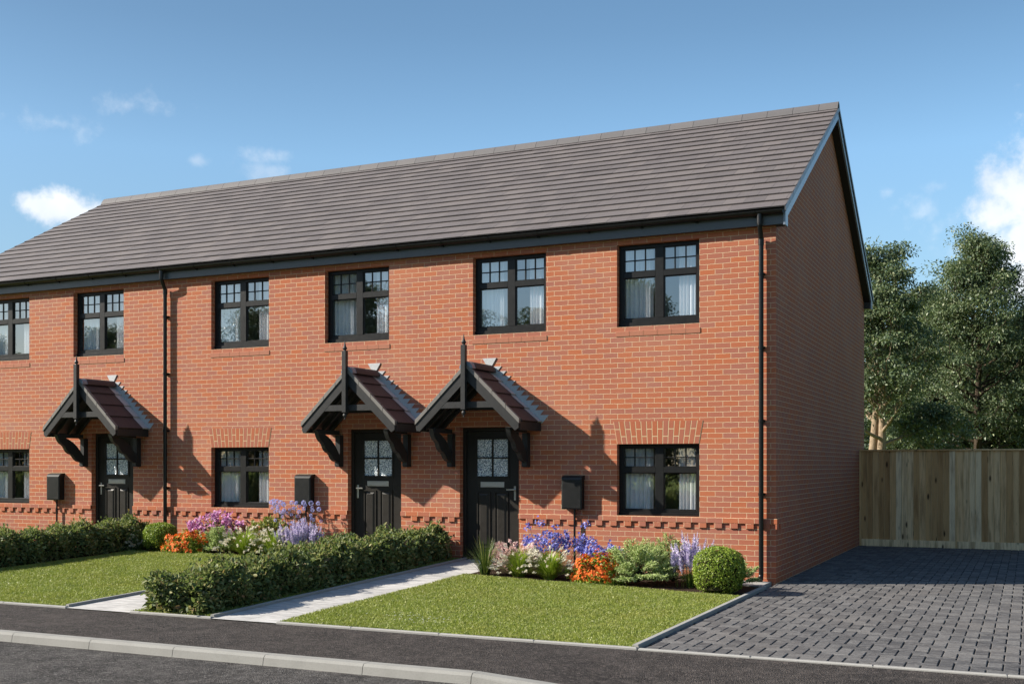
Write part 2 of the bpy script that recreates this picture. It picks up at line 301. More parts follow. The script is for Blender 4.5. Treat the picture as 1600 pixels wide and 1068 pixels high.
# ---------------------------------------------------------------- mesh helpers
def tag(o, label=None, cat=None, group=None, kind=None):
    if label: o['label'] = label
    if cat: o['category'] = cat
    if group: o['group'] = group
    if kind: o['kind'] = kind
    return o
def empty(name, loc):
    o = bpy.data.objects.new(name, None); COL.objects.link(o); o.location = loc; o.empty_display_size = 0.3
    WORLD_POS[o] = Vector(loc); return o
def link_obj(name, me, mat, parent, origin):
    o = bpy.data.objects.new(name, me); COL.objects.link(o)
    for mm in (mat if isinstance(mat, (list, tuple)) else [mat]): me.materials.append(mm)
    origin = Vector(origin)
    if parent is not None:
        o.parent = parent; o.location = origin - WORLD_POS[parent]
    else: o.location = origin
    WORLD_POS[o] = origin
    return o
class MB:
    def __init__(s): s.v = []; s.f = []; s.mi = []
    def face(s, pts, mi=0):
        i = len(s.v); s.v += [tuple(p) for p in pts]; s.f.append(tuple(range(i, i+len(pts)))); s.mi.append(mi)
    def add(s, pts, faces, mi=0):
        i = len(s.v); s.v += [tuple(p) for p in pts]
        for f in faces: s.f.append(tuple(i+k for k in f)); s.mi.append(mi)
    def box(s, x0, x1, y0, y1, z0, z1, mi=0):
        p = [(x0,y0,z0),(x1,y0,z0),(x1,y1,z0),(x0,y1,z0),(x0,y0,z1),(x1,y0,z1),(x1,y1,z1),(x0,y1,z1)]
        s.add(p, [(3,2,1,0),(4,5,6,7),(0,1,5,4),(1,2,6,5),(2,3,7,6),(3,0,4,7)], mi)
    def cbox(s, x0, x1, y0, y1, z0, z1, c, mi=0):
        # box with a chamfered top
        p = [(x0,y0,z0),(x1,y0,z0),(x1,y1,z0),(x0,y1,z0),(x0,y0,z1-c),(x1,y0,z1-c),(x1,y1,z1-c),(x0,y1,z1-c),
             (x0+c,y0+c,z1),(x1-c,y0+c,z1),(x1-c,y1-c,z1),(x0+c,y1-c,z1)]
        s.add(p, [(0,1,5,4),(1,2,6,5),(2,3,7,6),(3,0,4,7),(4,5,9,8),(5,6,10,9),(6,7,11,10),(7,4,8,11),(8,9,10,11)], mi)
    def prism(s, poly, axis, a0, a1, mi=0):
        # poly: 2D points; axis 'x': (y,z), 'y': (x,z), 'z': (x,y)
        def P(p, a): return {'x': (a, p[0], p[1]), 'y': (p[0], a, p[1]), 'z': (p[0], p[1], a)}[axis]
        n = len(poly); i = len(s.v)
        s.v += [P(p, a0) for p in poly] + [P(p, a1) for p in poly]
        s.f.append(tuple(i+k for k in range(n))[::-1]); s.f.append(tuple(i+n+k for k in range(n))); s.mi += [mi, mi]
        for k in range(n):
            s.f.append((i+k, i+(k+1) % n, i+n+(k+1) % n, i+n+k)); s.mi.append(mi)
    def tube(s, path, r, n=10, caps=True, mi=0):
        path = [Vector(p) for p in path]; rings = []
        rr = r if isinstance(r, (list, tuple)) else [r]*len(path)
        up = None
        for k, p in enumerate(path):
            d = (path[min(k+1, len(path)-1)]-path[max(k-1, 0)]).normalized()
            if up is None: up = Vector((1, 0, 0)) if abs(d.x) < 0.8 else Vector((0, 1, 0))
            a = (up - d*up.dot(d)).normalized(); b = d.cross(a); up = a
            i = len(s.v)
            for j in range(n):
                th = 2*math.pi*j/n; s.v.append(tuple(p+(a*math.cos(th)+b*math.sin(th))*rr[k]))
            rings.append(i)
        for k in range(len(rings)-1):
            for j in range(n):
                s.f.append((rings[k]+j, rings[k]+(j+1) % n, rings[k+1]+(j+1) % n, rings[k+1]+j)); s.mi.append(mi)
        if caps:
            s.f.append(tuple(rings[0]+j for j in range(n))[::-1]); s.f.append(tuple(rings[-1]+j for j in range(n))); s.mi += [mi, mi]
    def lathe(s, prof, cx, cy, n=12, mi=0):
        s.tube([(cx, cy, z) for r, z in prof], [max(r, 0.0005) for r, z in prof], n, True, mi)
    def build(s, name, mat, parent=None, origin=None, smooth=False, bevel=0.0, fixn=True):
        v = np.array(s.v)
        if origin is None: origin = (v[:, 0].mean(), v[:, 1].mean(), v[:, 2].min())
        o3 = np.array(origin)
        me = bpy.data.meshes.new(name); me.from_pydata((v-o3).tolist(), [], s.f)
        if fixn:
            bm = bmesh.new(); bm.from_mesh(me); bmesh.ops.recalc_face_normals(bm, faces=bm.faces[:]); bm.to_mesh(me); bm.free()
        uvl = me.uv_layers.new(name="UVMap"); uvs = np.zeros((len(me.loops), 2))
        for p in me.polygons:
            nx, ny, nz_ = (abs(c) for c in p.normal)
            for li in p.loop_indices:
                co = v[me.loops[li].vertex_index]
                if nz_ > nx and nz_ > ny: uvs[li] = (co[0]+.07, co[1]+0.0375)
                elif ny >= nx: uvs[li] = (co[0]+.07, co[2])
                else: uvs[li] = (co[1]+.045, co[2])
            p.material_index = s.mi[p.index] if p.index < len(s.mi) else 0
        uvl.data.foreach_set('uv', uvs.ravel())
        if smooth: me.polygons.foreach_set('use_smooth', [True]*len(me.polygons))
        ob = link_obj(name, me, mat, parent, origin)
        if bevel:
            b = ob.modifiers.new('bevel', 'BEVEL'); b.width = bevel; b.segments = 1; b.limit_method = 'ANGLE'; b.angle_limit = R(40)
        return ob
def npobj(name, V, F, mat, parent=None, origin=None, smooth=False):
    V = np.asarray(V, float); F = np.asarray(F, np.int32)
    if origin is None: origin = (V[:, 0].mean(), V[:, 1].mean(), V[:, 2].min())
    me = bpy.data.meshes.new(name); n, k = F.shape
    me.vertices.add(len(V)); me.vertices.foreach_set('co', (V-np.array(origin)).astype(np.float32).ravel())
    me.loops.add(n*k); me.loops.foreach_set('vertex_index', F.ravel())
    me.polygons.add(n); me.polygons.foreach_set('loop_start', np.arange(n, dtype=np.int32)*k)
    try: me.polygons.foreach_set('loop_total', np.full(n, k, np.int32))
    except Exception: pass
    if smooth: me.polygons.foreach_set('use_smooth', np.ones(n, bool))
    me.update(calc_edges=True); me.validate()
    return link_obj(name, me, mat, parent, origin)
def norm(a): return a/np.maximum(np.linalg.norm(a, axis=1, keepdims=True), 1e-9)
def leaves(P, D, N, L, W, fold=0.25, curl=0.15, hexa=False):
    """leaf blades: base P, direction D, upper normal N, length L, width W -> V, F"""
    n = len(P); D = norm(D); S = norm(np.cross(D, N)); N = np.cross(S, D)
    L = np.broadcast_to(np.asarray(L, float), (n,))[:, None]; W = np.broadcast_to(np.asarray(W, float), (n,))[:, None]
    up = N*W*fold; tip = P+D*L-N*L*curl
    if not hexa:
        mid = P+D*L*0.45
        V = np.stack([P, mid+S*W/2+up, tip, mid-S*W/2+up], 1).reshape(-1, 3)
        F = np.arange(n)[:, None]*4+np.array([[0, 1, 2, 3]])
        return V, F
    m1 = P+D*L*0.30; m2 = P+D*L*0.68-N*L*curl*0.35
    V = np.stack([P, m1+S*W*.46+up, m2+S*W*.40+up, tip, m2-S*W*.40+up, m1-S*W*.46+up], 1).reshape(-1, 3)
    b = np.arange(n)[:, None]*6
    F = np.concatenate([b+np.array([[0, 1, 2, 3]]), b+np.array([[0, 3, 4, 5]])])
    return V, F
def merge(parts):
    Vs, Fs, o = [], [], 0
    for V, F in parts:
        Vs.append(V); Fs.append(F+o); o += len(V)
    return np.concatenate(Vs), np.concatenate(Fs)
def rdir(n, zmin=-1.0):
    z = rng.uniform(zmin, 1, n); a = rng.uniform(0, 2*np.pi, n); r = np.sqrt(1-z*z)
    return np.stack([r*np.cos(a), r*np.sin(a), z], 1)

def g(x, y):   # the front gardens rise gently towards the house
    return 0.17*np.clip((np.asarray(y)+6)/6, 0, 1)*np.clip(-np.asarray(x)/4., 0, 1)

# ================================================================= SETTING: ground
def grid_sheet(name, x0, x1, y0, y1, zf, mat, step=0.4, thick=0.0):
    nx = max(2, int((x1-x0)/step)+1); ny = max(2, int((y1-y0)/step)+1)
    xs = np.linspace(x0, x1, nx); ys = np.linspace(y0, y1, ny); X, Y = np.meshgrid(xs, ys)
    V = np.stack([X, Y, zf(X, Y)], -1).reshape(-1, 3)
    i = (np.arange(ny-1)[:, None]*nx+np.arange(nx-1)).ravel()
    F = np.stack([i, i+1, i+nx+1, i+nx], 1)
    o = npobj(name, V, F, mat); tag(o, kind='structure'); return o
b = MB(); b.face([(-600, -600, -0.16), (600, -600, -0.16), (600, 600, -0.16), (-600, 600, -0.16)])
tag(b.build('ground', M['turf'], origin=(0, 0, -0.16)), kind='structure')
b = MB(); b.face([(-120, -14.0, -0.088), (80, -14.0, -0.088), (80, -7.70, -0.088), (-120, -7.70, -0.088)])
tag(b.build('road', M['road'], origin=(0, 0, 0)), kind='structure')
def kdrop(x): t_ = np.clip((np.asarray(x)+0.80)/1.01, 0, 1); return -0.066*t_
def pave_z(X, Y): return kdrop(X)*np.clip((-6.05-Y)/1.5, 0, 1)**1.3 - 0.012
grid_sheet('pavement', -40, 14, -7.605, -6.05, pave_z, M['pave'], 0.2)
# kerb stones
b = MB(); xk = -0.81-1.01*34
while xk < 12:
    x0, x1 = xk+0.003, xk+1.007; za, zb = float(kdrop(x0)), float(kdrop(x1)); zl = -0.14
    prof = lambda z: [(-7.60, zl), (-7.60, z), (-7.70, z), (-7.722, z-0.022), (-7.745, zl)]
    pa, pb = prof(za), prof(zb); n = len(pa)
    b.add([(x0, y, z) for y, z in pa]+[(x1, y, z) for y, z in pb], [tuple(range(n))[::-1], tuple(range(n, 2*n))]+[(k, (k+1) % n, n+(k+1) % n, n+k) for k in range(n)])
    xk += 1.01
tag(b.build('kerb', M['kerb'], origin=(0, -7.7, 0)), kind='structure')
# garden sheets: (x0,x1)
LAWNS = [(-3.93, -0.06, -5.985, -1.83), (-10.95, -6.98, -5.985, -0.82), (-5.95, -4.86, -5.985, -0.05), (-16.2, -12.75, -5.985, -0.9)]
for i, (x0, x1, y0, y1) in enumerate(LAWNS):
    grid_sheet('lawn_turf', x0, x1, y0, y1, lambda X, Y: g(X, Y)+0.004, M['turf'], 0.3)
for (x0, x1, y0, y1) in [(-3.93, -0.06, -1.83, -0.0), (-10.95, -6.98, -0.82, 0.0), (-12.0, -10.95, -6.0, 0.0), (-16.2, -12.75, -0.9, 0.0)]:
    grid_sheet('soil_bed', x0, x1, y0, y1, lambda X, Y: g(X, Y)+0.002, M['soil'], 0.3)
for (x0, x1) in [(-4.81, -3.935), (-6.93, -5.955), (-12.75, -12.0)]:
    grid_sheet('garden_path', x0, x1, -6.05, 0.12, lambda X, Y: g(X, Y)-0.003, M['path'], 0.3)
# paving slab at the corner of the house
b = MB(); b.cbox(-1.9, -0.06, -0.60, -0.004, -0.05, 0.028, 0.006); tag(b.build('paving_slab', M['edging']), kind='structure')
# edging stones
b = MB()
def edge_y(x0, x1, y, ztop):      # run along X at front of gardens
    x = x1
    while x > x0+0.02:
        xa = max(x0, x-1.01); b.cbox(xa+0.002, x-0.002, y-0.05, y, -0.08, ztop, 0.008); x -= 1.01
edge_y(-3.95, 0.0, -6.0, 0.012); edge_y(0.0, 9.1, -6.0, 0.006); edge_y(-5.96, -4.81, -6.0, 0.012); edge_y(-10.95, -6.93, -6.0, 0.012); edge_y(-16.2, -12.75, -6.0, 0.012)
def edge_x(x0, x1, ya, yb, up):   # runs along Y, follows the slope
    y = ya
    while y < yb-0.02:
        y2 = min(yb, y+0.9); za, zb = float(g(x0, y))+up, float(g(x0, y2))+up; c = 0.008
        b.add([(x0, y+.002, -0.1), (x1, y+.002, -0.1), (x1, y2-.002, -0.1), (x0, y2-.002, -0.1), (x0, y+.002, za-c), (x1, y+.002, za-c), (x1, y2-.002, zb-c), (x0, y2-.002, zb-c),
               (x0+c, y+.002, za), (x1-c, y+.002, za), (x1-c, y2-.002, zb), (x0+c, y2-.002, zb)],
              [(0, 1, 5, 8+0, 4) if False else (0, 1, 5, 4), (1, 2, 6, 5), (2, 3, 7, 6), (3, 0, 4, 7), (4, 5, 9, 8), (5, 6, 10, 9), (6, 7, 11, 10), (7, 4, 8, 11), (8, 9, 10, 11)])
        y = y2
edge_x(-0.06, 0.0, -6.0, -0.61, 0.03); edge_x(-4.86, -4.81, -6.0, -0.02, 0.03); edge_x(-6.98, -6.93, -6.0, -0.02, 0.03)
tag(b.build('garden_edging', M['edging'], origin=(-4, -6, 0)), kind='structure')
# herringbone block paving
U = 0.1232
b = MB(); j = 0.006; ch = 0.006
def paver(x0, x1, y0, y1):
    x0 = max(x0, 0.0); y1 = min(y1, 9.3); y0 = max(y0, -6.0)
    if x1-x0 < 0.03 or y1-y0 < 0.03: return
    dz = random.uniform(-0.0025, 0.0025)
    jx = 0.0048*random.uniform(0.8, 1.25); jy = 0.0026
    b.cbox(x0+jx, x1-jx, y0+jy, y1-jy, -0.06, -0.004+dz, ch)
X0 = 1.030-0.3696; Y0 = -3.21
for jj in range(-24, 104):
    for ii in range(-6, 52):
        k = (ii+jj) % 4; x = X0+ii*U; y = Y0+jj*U
        if y > 9.3 or y < -6.2 or x > 6.6 or x < -0.3: continue
        if k == 0: paver(x, x+2*U, y, y+U)
        if k == 2: paver(x, x+U, y, y+2*U)
tag(b.build('driveway', M['block'], origin=(0, 0, 0), fixn=False), kind='structure')
b = MB(); b.box(0.0, 6.7, -6.0, 9.3, -0.15, -0.017); tag(b.build('driveway_base', M['joint'], origin=(0, 0, 0)), kind='structure')

# lawn grass
def make_grass(x0, x1, y0, y1, dens, name, clump=1.0):
    n = int((x1-x0)*(y1-y0)*dens)
    x = rng.uniform(x0-.02, x1+.03, n); y = rng.uniform(y0-.025, y1+.05, n); z = g(x, y)+0.002
    pat = 0.5+0.25*np.sin(x*3.1+np.sin(y*2.3)*1.7)+0.25*np.sin(y*4.3+np.sin(x*3.7)*1.3)
    h = rng.uniform(0.013, 0.030, n)*(0.8+0.4*pat); wd = rng.uniform(0.004, 0.0075, n)
    a = rng.uniform(0, 2*np.pi, n); lean = rng.uniform(0.1, 0.75, n)*h*1.6; la = rng.uniform(0, 2*np.pi, n)
    P = np.stack([x, y, z], 1); s = np.stack([np.cos(a)*wd/2, np.sin(a)*wd/2, 0*a], 1)
    tip = P+np.stack([np.cos(la)*lean, np.sin(la)*lean, h], 1); mid = P*0.5+tip*0.5+np.array([0, 0, 1])*(h*0.18)[:, None]
    V = np.stack([P-s, P+s, mid+s*0.8, tip, mid-s*0.8], 1).reshape(-1, 3)
    F = np.arange(n)[:, None]*5+np.array([[0, 1, 2, 3, 4]])
    o = npobj(name, V, F, M['grass_blade']); return tag(o, kind='stuff')
make_grass(-3.93, -0.06, -5.985, -1.80, 11000, 'lawn_grass')
make_grass(-10.95, -6.98, -5.985, -0.80, 7500, 'lawn_grass')
make_grass(-5.95, -4.86, -5.985, -0.05, 8000, 'lawn_grass')
# clover flowers in the lawn
n = 46; cx_ = np.concatenate([rng.normal(-2.8, 0.24, 24), rng.normal(-2.3, 0.22, 22)]); cy_ = np.concatenate([rng.normal(-5.35, 0.13, 24), rng.normal(-5.5, 0.12, 22)])
P = np.stack([cx_, cy_, g(cx_, cy_)+rng.uniform(0.030, 0.040, n)], 1)
pp = []
for k in range(5):
    a = 2*np.pi*k/5; D = np.tile([[math.cos(a), math.sin(a), 0.25]], (n, 1)); pp.append(leaves(P, D, np.tile([[0, 0, 1.]], (n, 1)), 0.0095, 0.0075))
V, F = merge(pp); tag(npobj('clover_flowers', V, F, M['white_flower']), kind='stuff')

# ================================================================= THE TERRACE
XL, XR, D = -16.72, 0.0, 9.11
UPW = [(-2.33, -1.085), (-4.712, -3.467), (-7.482, -6.237), (-9.875, -8.63), (-13.145, -11.90), (-15.535, -14.29)]
LOW = [(-2.33, -1.085), (-9.875, -8.63), (-15.535, -14.29)]
DOORS = [(-4.94, -3.92), (-7.03, -6.01), (-12.69, -11.67)]
ZU0, ZU1, ZL0, ZL1, ZD1 = 3.675, 4.885, 0.905, 1.953, 2.235
house = empty('terraced_house_row', (-8.36, 4.55, 0))
tag(house, 'long red brick terrace with grey tiled roof, black windows and three front porches', 'building')
holes = [(a, c, ZU0, ZU1) for a, c in UPW]+[(a, c, ZL0, ZL1) for a, c in LOW]+[(a, c, 0.10, ZD1) for a, c in DOORS]
def wall_front(b, y0, y1, ztop):
    xs = sorted({XL, XR}|{h[0] for h in holes}|{h[1] for h in holes}); zs = sorted({-0.12, ztop}|{h[2] for h in holes}|{h[3] for h in holes})
    def hole(x, z): return any(h[0] < x < h[1] and h[2] < z < h[3] for h in holes)
    for i in range(len(xs)-1):
        for k in range(len(zs)-1):
            if hole((xs[i]+xs[i+1])/2, (zs[k]+zs[k+1])/2): continue
            a, c, d, e = xs[i], xs[i+1], zs[k], zs[k+1]
            b.face([(a, y0, d), (c, y0, d), (c, y0, e), (a, y0, e)]); b.face([(a, y1, d), (a, y1, e), (c, y1, e), (c, y1, d)])
    for (a, c, d, e) in holes:
        b.face([(a, y0, d), (a, y1, d), (a, y1, e), (a, y0, e)]); b.face([(c, y0, d), (c, y0, e), (c, y1, e), (c, y1, d)])
        b.face([(a, y0, e), (a, y1, e), (c, y1, e), (c, y0, e)]); b.face([(a, y0, d), (c, y0, d), (c, y1, d), (a, y1, d)])
ROOF_A, ROOF_S = 5.27, 0.577
RY = D/2
def roof_z(y): return ROOF_A+ROOF_S*(y if y <= RY else D-y)
b = MB(); ZT = 5.12
wall_front(b, 0.0, 0.30, ZT)
for X, s in ((XR, 1), (XL, -1)):   # gables
    b.face([(X, 0, -0.12), (X, D, -0.12), (X, D, 5.05), (X, RY, roof_z(RY)-0.13), (X, 0, 5.12)])
b.face([(XL, D, -0.12), (XR, D, -0.12), (XR, D, 5.05), (XL, D, 5.05)])
b.build('wall', M['brick'], house, fixn=False)
# dentil band
b = MB()
segs = []; cur = XR+0.024
edges = sorted(DOORS, reverse=True)
for (a, c) in edges: segs.append((c, cur)); cur = a
segs.append((XL, cur))
for (xa, xb) in segs:
    b.box(xa-0.002 if xa > XL else xa, xb, -0.024, 0.02 if xb < 0.01 else 0.11, 0.825, 0.900)
    x = math.floor((xb)/0.225)*0.225+0.03
    while x > xa:
        if x+0.112 <= xb+0.001: b.box(x, x+0.118, -0.0225, 0.02, 0.752, 0.8245)
        x -= 0.225
b.box(0.0, 0.0225, -0.0225, 0.10, 0.752, 0.8245); b.box(-0.01, 0.0225, 0.20, 0.30, 0.752, 0.8245)
b.build('dentil_band', M['brick'], house, bevel=0.003)
# brick arches over the lower windows
def arch(x0, x1):
    b = MB(); cx = (x0+x1)/2; hw = (x1-x0)/2; n = 16; z0, z1 = ZL1+0.002, 2.285
    bw, tw = hw-0.005, hw+0.055
    b.prism([(cx-bw, z0), (cx+bw, z0), (cx+tw, z1), (cx-tw, z1)], 'y', -0.0045, 0.03, 1)
    for k in range(n):
        f0, f1 = -1+2*k/n, -1+2*(k+1)/n
        def X(f, z): t_ = (z-z0)/(z1-z0); return cx+f*(bw+(tw-bw)*t_)
        gp = 0.0062
        sp = z0+ (z1-z0)*(0.335 if k % 2 else 0.655)
        for za, zb in ((z0, sp-gp), (sp+gp, z1)):
            b.prism([(X(f0, za)+gp, za), (X(f1, za)-gp, za), (X(f1, zb)-gp, zb), (X(f0, zb)+gp, zb)], 'y', -0.006, 0.0)
    return b.build('brick_arch', [M['solo_brick'], M['mortar']], house)
for a, c in LOW: arch(a, c)

# ---------------------------------------------------------------- windows
def make_window(x0, x1, z0, z1, upper):
    cx = (x0+x1)/2; org = (cx, 0.1, z0)
    b = MB(); ya, yb = 0.095, 0.165
    zt = z0+(0.735+0.085/2 if upper else 0.63)     # transom bottom
    if upper: sill_h, top, tr0, tr1 = 0.125, 0.055, 4.405, 4.49
    else: sill_h, top, tr0, tr1 = 0.088, 0.052, 1.535, 1.618
    fw = 0.072; mw = 0.062
    b.box(x0+.002, x1-.002, ya-0.018, yb, z0+.002, z0+sill_h*0.55)         # cill
    b.box(x0+.002, x1-.002, ya, yb, z0+sill_h*0.55, z0+sill_h)
    b.box(x0+.002, x1-.002, ya, yb, z1-top, z1-.002)
    for xa, xb in ((x0+.002, x0+fw), (cx-mw, cx+mw), (x1-fw, x1-.002)): b.box(xa, xb, ya+.0005, yb, z0+sill_h, z1-top)
    for xa, xb in ((x0+fw, cx-mw), (cx+mw, x1-fw)): b.box(xa, xb, ya-.001, yb-.001, tr0, tr1)
    # sash edges and the 3 x 2 glazing bars of the top lights
    for xa, xb in ((x0+fw, cx-mw), (cx+mw, x1-fw)):
        wv = xb-xa
        for k in (1, 2): b.box(xa+wv*k/3-.008, xa+wv*k/3+.008, ya+.022, ya+.052, tr1, z1-top)
        zm = (tr1+z1-top)/2; b.box(xa, xb, ya+.0235, ya+.0505, zm-.008, zm+.008)
        for (p, q) in ((z0+sill_h, tr0), (tr1, z1-top)):
            e = .012
            b.box(xa, xa+e, ya+.012, ya+.06, p, q); b.box(xb-e, xb, ya+.012, ya+.06, p, q); b.box(xa+e, xb-e, ya+.0125, ya+.0595, p, p+e); b.box(xa+e, xb-e, ya+.0125, ya+.0595, q-e, q)
    wn = b.build('window', M['black_upvc'], house, org, bevel=0.003)
    b = MB()
    for xa, xb in ((x0+fw, cx-mw), (cx+mw, x1-fw)):
        for (p, q) in ((z0+sill_h, tr0), (tr1, z1-top)): b.face([(xa+.001, ya+.038, p+.001), (xb-.001, ya+.038, p+.001), (xb-.001, ya+.038, q-.001), (xa+.001, ya+.038, q-.001)])
    b.build('pane', M['glass'], wn, org)
    if upper:
        b = MB(); n = 6; wv = (x1-x0+0.03)/n
        for k in range(n):
            xa = x0-0.015+k*wv
            b.prism([(0.10, z0-0.004), (-0.009, z0-0.068), (-0.009, z0-0.138), (-0.007, z0-0.140), (0.10, z0-0.140)], 'x', xa+.0025, xa+wv-.0025)
        b.prism([(0.10, z0-0.012), (-0.005, z0-0.076), (-0.005, z0-0.132), (0.10, z0-0.128)], 'x', x0-0.01, x1+0.01, 1)
        b.build('sill', [M['sill_brick'], M['mortar']], wn, org)
    for (xa, xb, ph) in ((x0+0.03, x0+0.49, 0.4), (x1-0.37, x1-0.03, 1.7)):
        n = 60; xs = np.linspace(xa, xb, n); V = []; 
        zs = np.linspace(z0-0.02, z1+0.02, 4)
        for z in zs:
            for i, x in enumerate(xs): V.append((x, 0.212+0.024*math.sin(i/n*2*math.pi*6.3+ph)+0.010*math.sin(i/n*2*math.pi*14.1+ph*2), z))
        F = [(r*n+i, r*n+i+1, (r+1)*n+i+1, (r+1)*n+i) for r in range(3) for i in range(n-1)]
        V2 = [(x, y+0.004, z) for x, y, z in V]; o_ = len(V)
        F2 = [(q[3]+o_, q[2]+o_, q[1]+o_, q[0]+o_) for q in F]
        npobj('curtain', np.array(V+V2), np.array(F+F2), M['curtain'], wn, org, True)
    return wn
def copy_tree(o, parent, loc=None):
    c = o.copy(); COL.objects.link(c)
    if parent is not None: c.parent = parent
    if loc is not None: c.location = loc
    WORLD_POS[c] = (WORLD_POS[parent] if parent else Vector((0, 0, 0)))+c.location
    for ch in list(o.children): copy_tree(ch, c)
    return c
wu = make_window(*UPW[0], ZU0, ZU1, True); wl = make_window(*LOW[0], ZL0, ZL1, False)
for src, lst in ((wu, UPW), (wl, LOW)):
    for (a, c) in lst[1:]:
        loc = src.location.copy(); loc.x += (a+c)/2-(lst[0][0]+lst[0][1])/2; copy_tree(src, house, loc)
# ---------------------------------------------------------------- doors
def make_door(x0, x1, hand):
    cx = (x0+x1)/2; z0 = 0.175; z1 = ZD1; org = (cx, 0.1, z0)
    b = MB(); fw = 0.062
    sx0, sx1, sz0, sz1 = x0+fw, x1-fw, z0+0.03, z1-fw
    gx0, gx1, gz0, gz1 = cx-0.269, cx+0.269, 1.468, 2.050
    yf, yb = 0.125, 0.17
    def ring(xa, xb, za, zb, xc, xd, zc, zd, y0_, y1_):   # slab with a hole
        b.box(xa, xc, y0_, y1_, za, zb); b.box(xd, xb, y0_, y1_, za, zb); b.box(xc, xd, y0_, y1_, za, zc); b.box(xc, xd, y0_, y1_, zd, zb)
    ring(sx0, sx1, sz0, sz1, gx0, gx1, gz0, gz1, yf, yb)
    # glazing frame and bars, raised panels
    e = .028; ring(gx0-e, gx1+e, gz0-e, gz1+e, gx0+.004, gx1-.004, gz0+.004, gz1-.004, yf-.012, yf-.0005)
    b.box(cx-.013, cx+.013, yf-.008, yf+.035, gz0+.004, gz1-.004); zm = (gz0+gz1)/2; b.box(gx0+.004, gx1-.004, yf-.0085, yf+.0345, zm-.011, zm+.011)
    for s in (-1, 1):
        pa, pb = (cx-0.272, cx-0.035) if s < 0 else (cx+0.035, cx+0.272)
        pz0, pz1 = z0+0.17, 1.235; m_ = .022
        ring(pa, pb, pz0, pz1, pa+m_, pb-m_, pz0+m_, pz1-m_, yf-.014, yf-.0005)
        c = .030
        P = [(pa+m_+.012, yf-.0006, pz0+m_+.012), (pb-m_-.012, yf-.0006, pz0+m_+.012), (pb-m_-.012, yf-.0006, pz1-m_-.012), (pa+m_+.012, yf-.0006, pz1-m_-.012)]
        Q = [(P[0][0]+c, yf-.013, P[0][2]+c), (P[1][0]-c, yf-.013, P[1][2]+c), (P[2][0]-c, yf-.013, P[2][2]-c), (P[3][0]+c, yf-.013, P[3][2]-c)]
        b.add(P+Q, [(0, 1, 5, 4), (1, 2, 6, 5), (2, 3, 7, 6), (3, 0, 4, 7), (4, 5, 6, 7)])
    dr = b.build('door', M['door'], house, org, bevel=0.002)
    b = MB()
    b.box(x0+.001, sx0-.004, 0.10, 0.18, z0, z1-.001); b.box(sx1+.004, x1-.001, 0.10, 0.18, z0, z1-.001); b.box(sx0-.004, sx1+.004, 0.1002, 0.18, sz1+.004, z1-.001); b.box(x0+.001, x1-.001, 0.06, 0.26, z0-0.1, z0+.024)
    b.build('door_frame', M['door'], dr, org, bevel=0.003)
    b = MB(); b.box(gx0, gx1, yf+.012, yf+.02, gz0, gz1); b.build('glazing', M['pebble'], dr, org)
    b = MB(); b.box(cx-.205, cx+.205, yf-.012, yf-.0004, 1.300, 1.385); b.box(cx-.165, cx+.165, yf-.017, yf-.011, 1.314, 1.371); b.build('letter_plate', M['letter'], dr, org, bevel=0.004)
    hx = cx+hand*0.39
    b = MB(); b.box(hx-.017, hx+.017, yf-.012, yf-.0004, 1.10, 1.32); b.tube([(hx, yf-.01, 1.265), (hx, yf-.055, 1.265)], .012, 10); b.box(min(hx, hx-hand*.125), max(hx, hx-hand*.125), yf-.066, yf-.05, 1.254, 1.276)
    b.build('handle', M['chrome'], dr, org, bevel=0.003)
    return dr
make_door(*DOORS[0], 1); dB = make_door(*DOORS[1], -1)
loc = dB.location.copy(); loc.x += DOORS[2][0]-DOORS[1][0]; copy_tree(dB, house, loc)
# rooms behind the glass
b = MB(); y0, y1 = 0.301, 3.6
for z0, z1 in ((0.12, 2.44), (2.60, 4.92)):
    xs = [XL+0.15, -13.9, -10.95, -8.0, -5.475, -3.0 if z0 < 1 else -3.06, XR-0.3]
    for xa, xb in zip(xs[:-1], xs[1:]):
        xa += .05; xb -= .05
        b.face([(xa, y1, z0), (xb, y1, z0), (xb, y1, z1), (xa, y1, z1)]); b.face([(xa, y0, z0), (xa, y1, z0), (xa, y1, z1), (xa, y0, z1)]); b.face([(xb, y0, z0), (xb, y0, z1), (xb, y1, z1), (xb, y1, z0)])
        b.face([(xa, y0, z0), (xb, y0, z0), (xb, y1, z0), (xa, y1, z0)]); b.face([(xa, y0, z1), (xa, y1, z1), (xb, y1, z1), (xb, y0, z1)])
b.build('room_lining', M['room'], house, fixn=False)

# ---------------------------------------------------------------- roof
def roof_tiles():
    b = MB(); VX = 0.165; x0, x1 = XL-VX, XR+VX; tw = 0.301; n = 18
    ylo = -0.17; S = math.hypot(1, ROOF_S); L = (RY-ylo)*S; gauge = L/n; dy, dz = 1/S, ROOF_S/S
    for side in (0, 1):
        for c in range(n):
            s0 = c*gauge; s1 = min(s0+gauge+0.06, L+0.03); off = (c % 2)*tw/2
            x = x0-off
            while x < x1-0.01:
                xa, xb = max(x, x0)+.0012, min(x+tw, x1)-.0012
                if xb-xa > 0.02:
                    rz = random.uniform(-0.0018, 0.0018); lift = 0.031+rz; th = 0.018
                    pts = []
                    for (s, l) in ((s0, lift), (s1, 0.004)):
                        y = ylo+s*dy; z = roof_z(ylo)+s*dz
                        for xx in (xa, xb):
                            for t_ in (l, l-th):
                                yy = y-t_*dz; zz = z+t_*dy
                                pts.append((xx, yy if side == 0 else D-yy, zz))
                    # pts order: (s0,xa,top),(s0,xa,bot),(s0,xb,top),(s0,xb,bot),(s1,...)
                    b.add(pts, [(0, 2, 6, 4), (1, 5, 7, 3), (0, 1, 3, 2), (4, 6, 7, 5), (0, 4, 5, 1), (2, 3, 7, 6)])
                x += tw
    return b
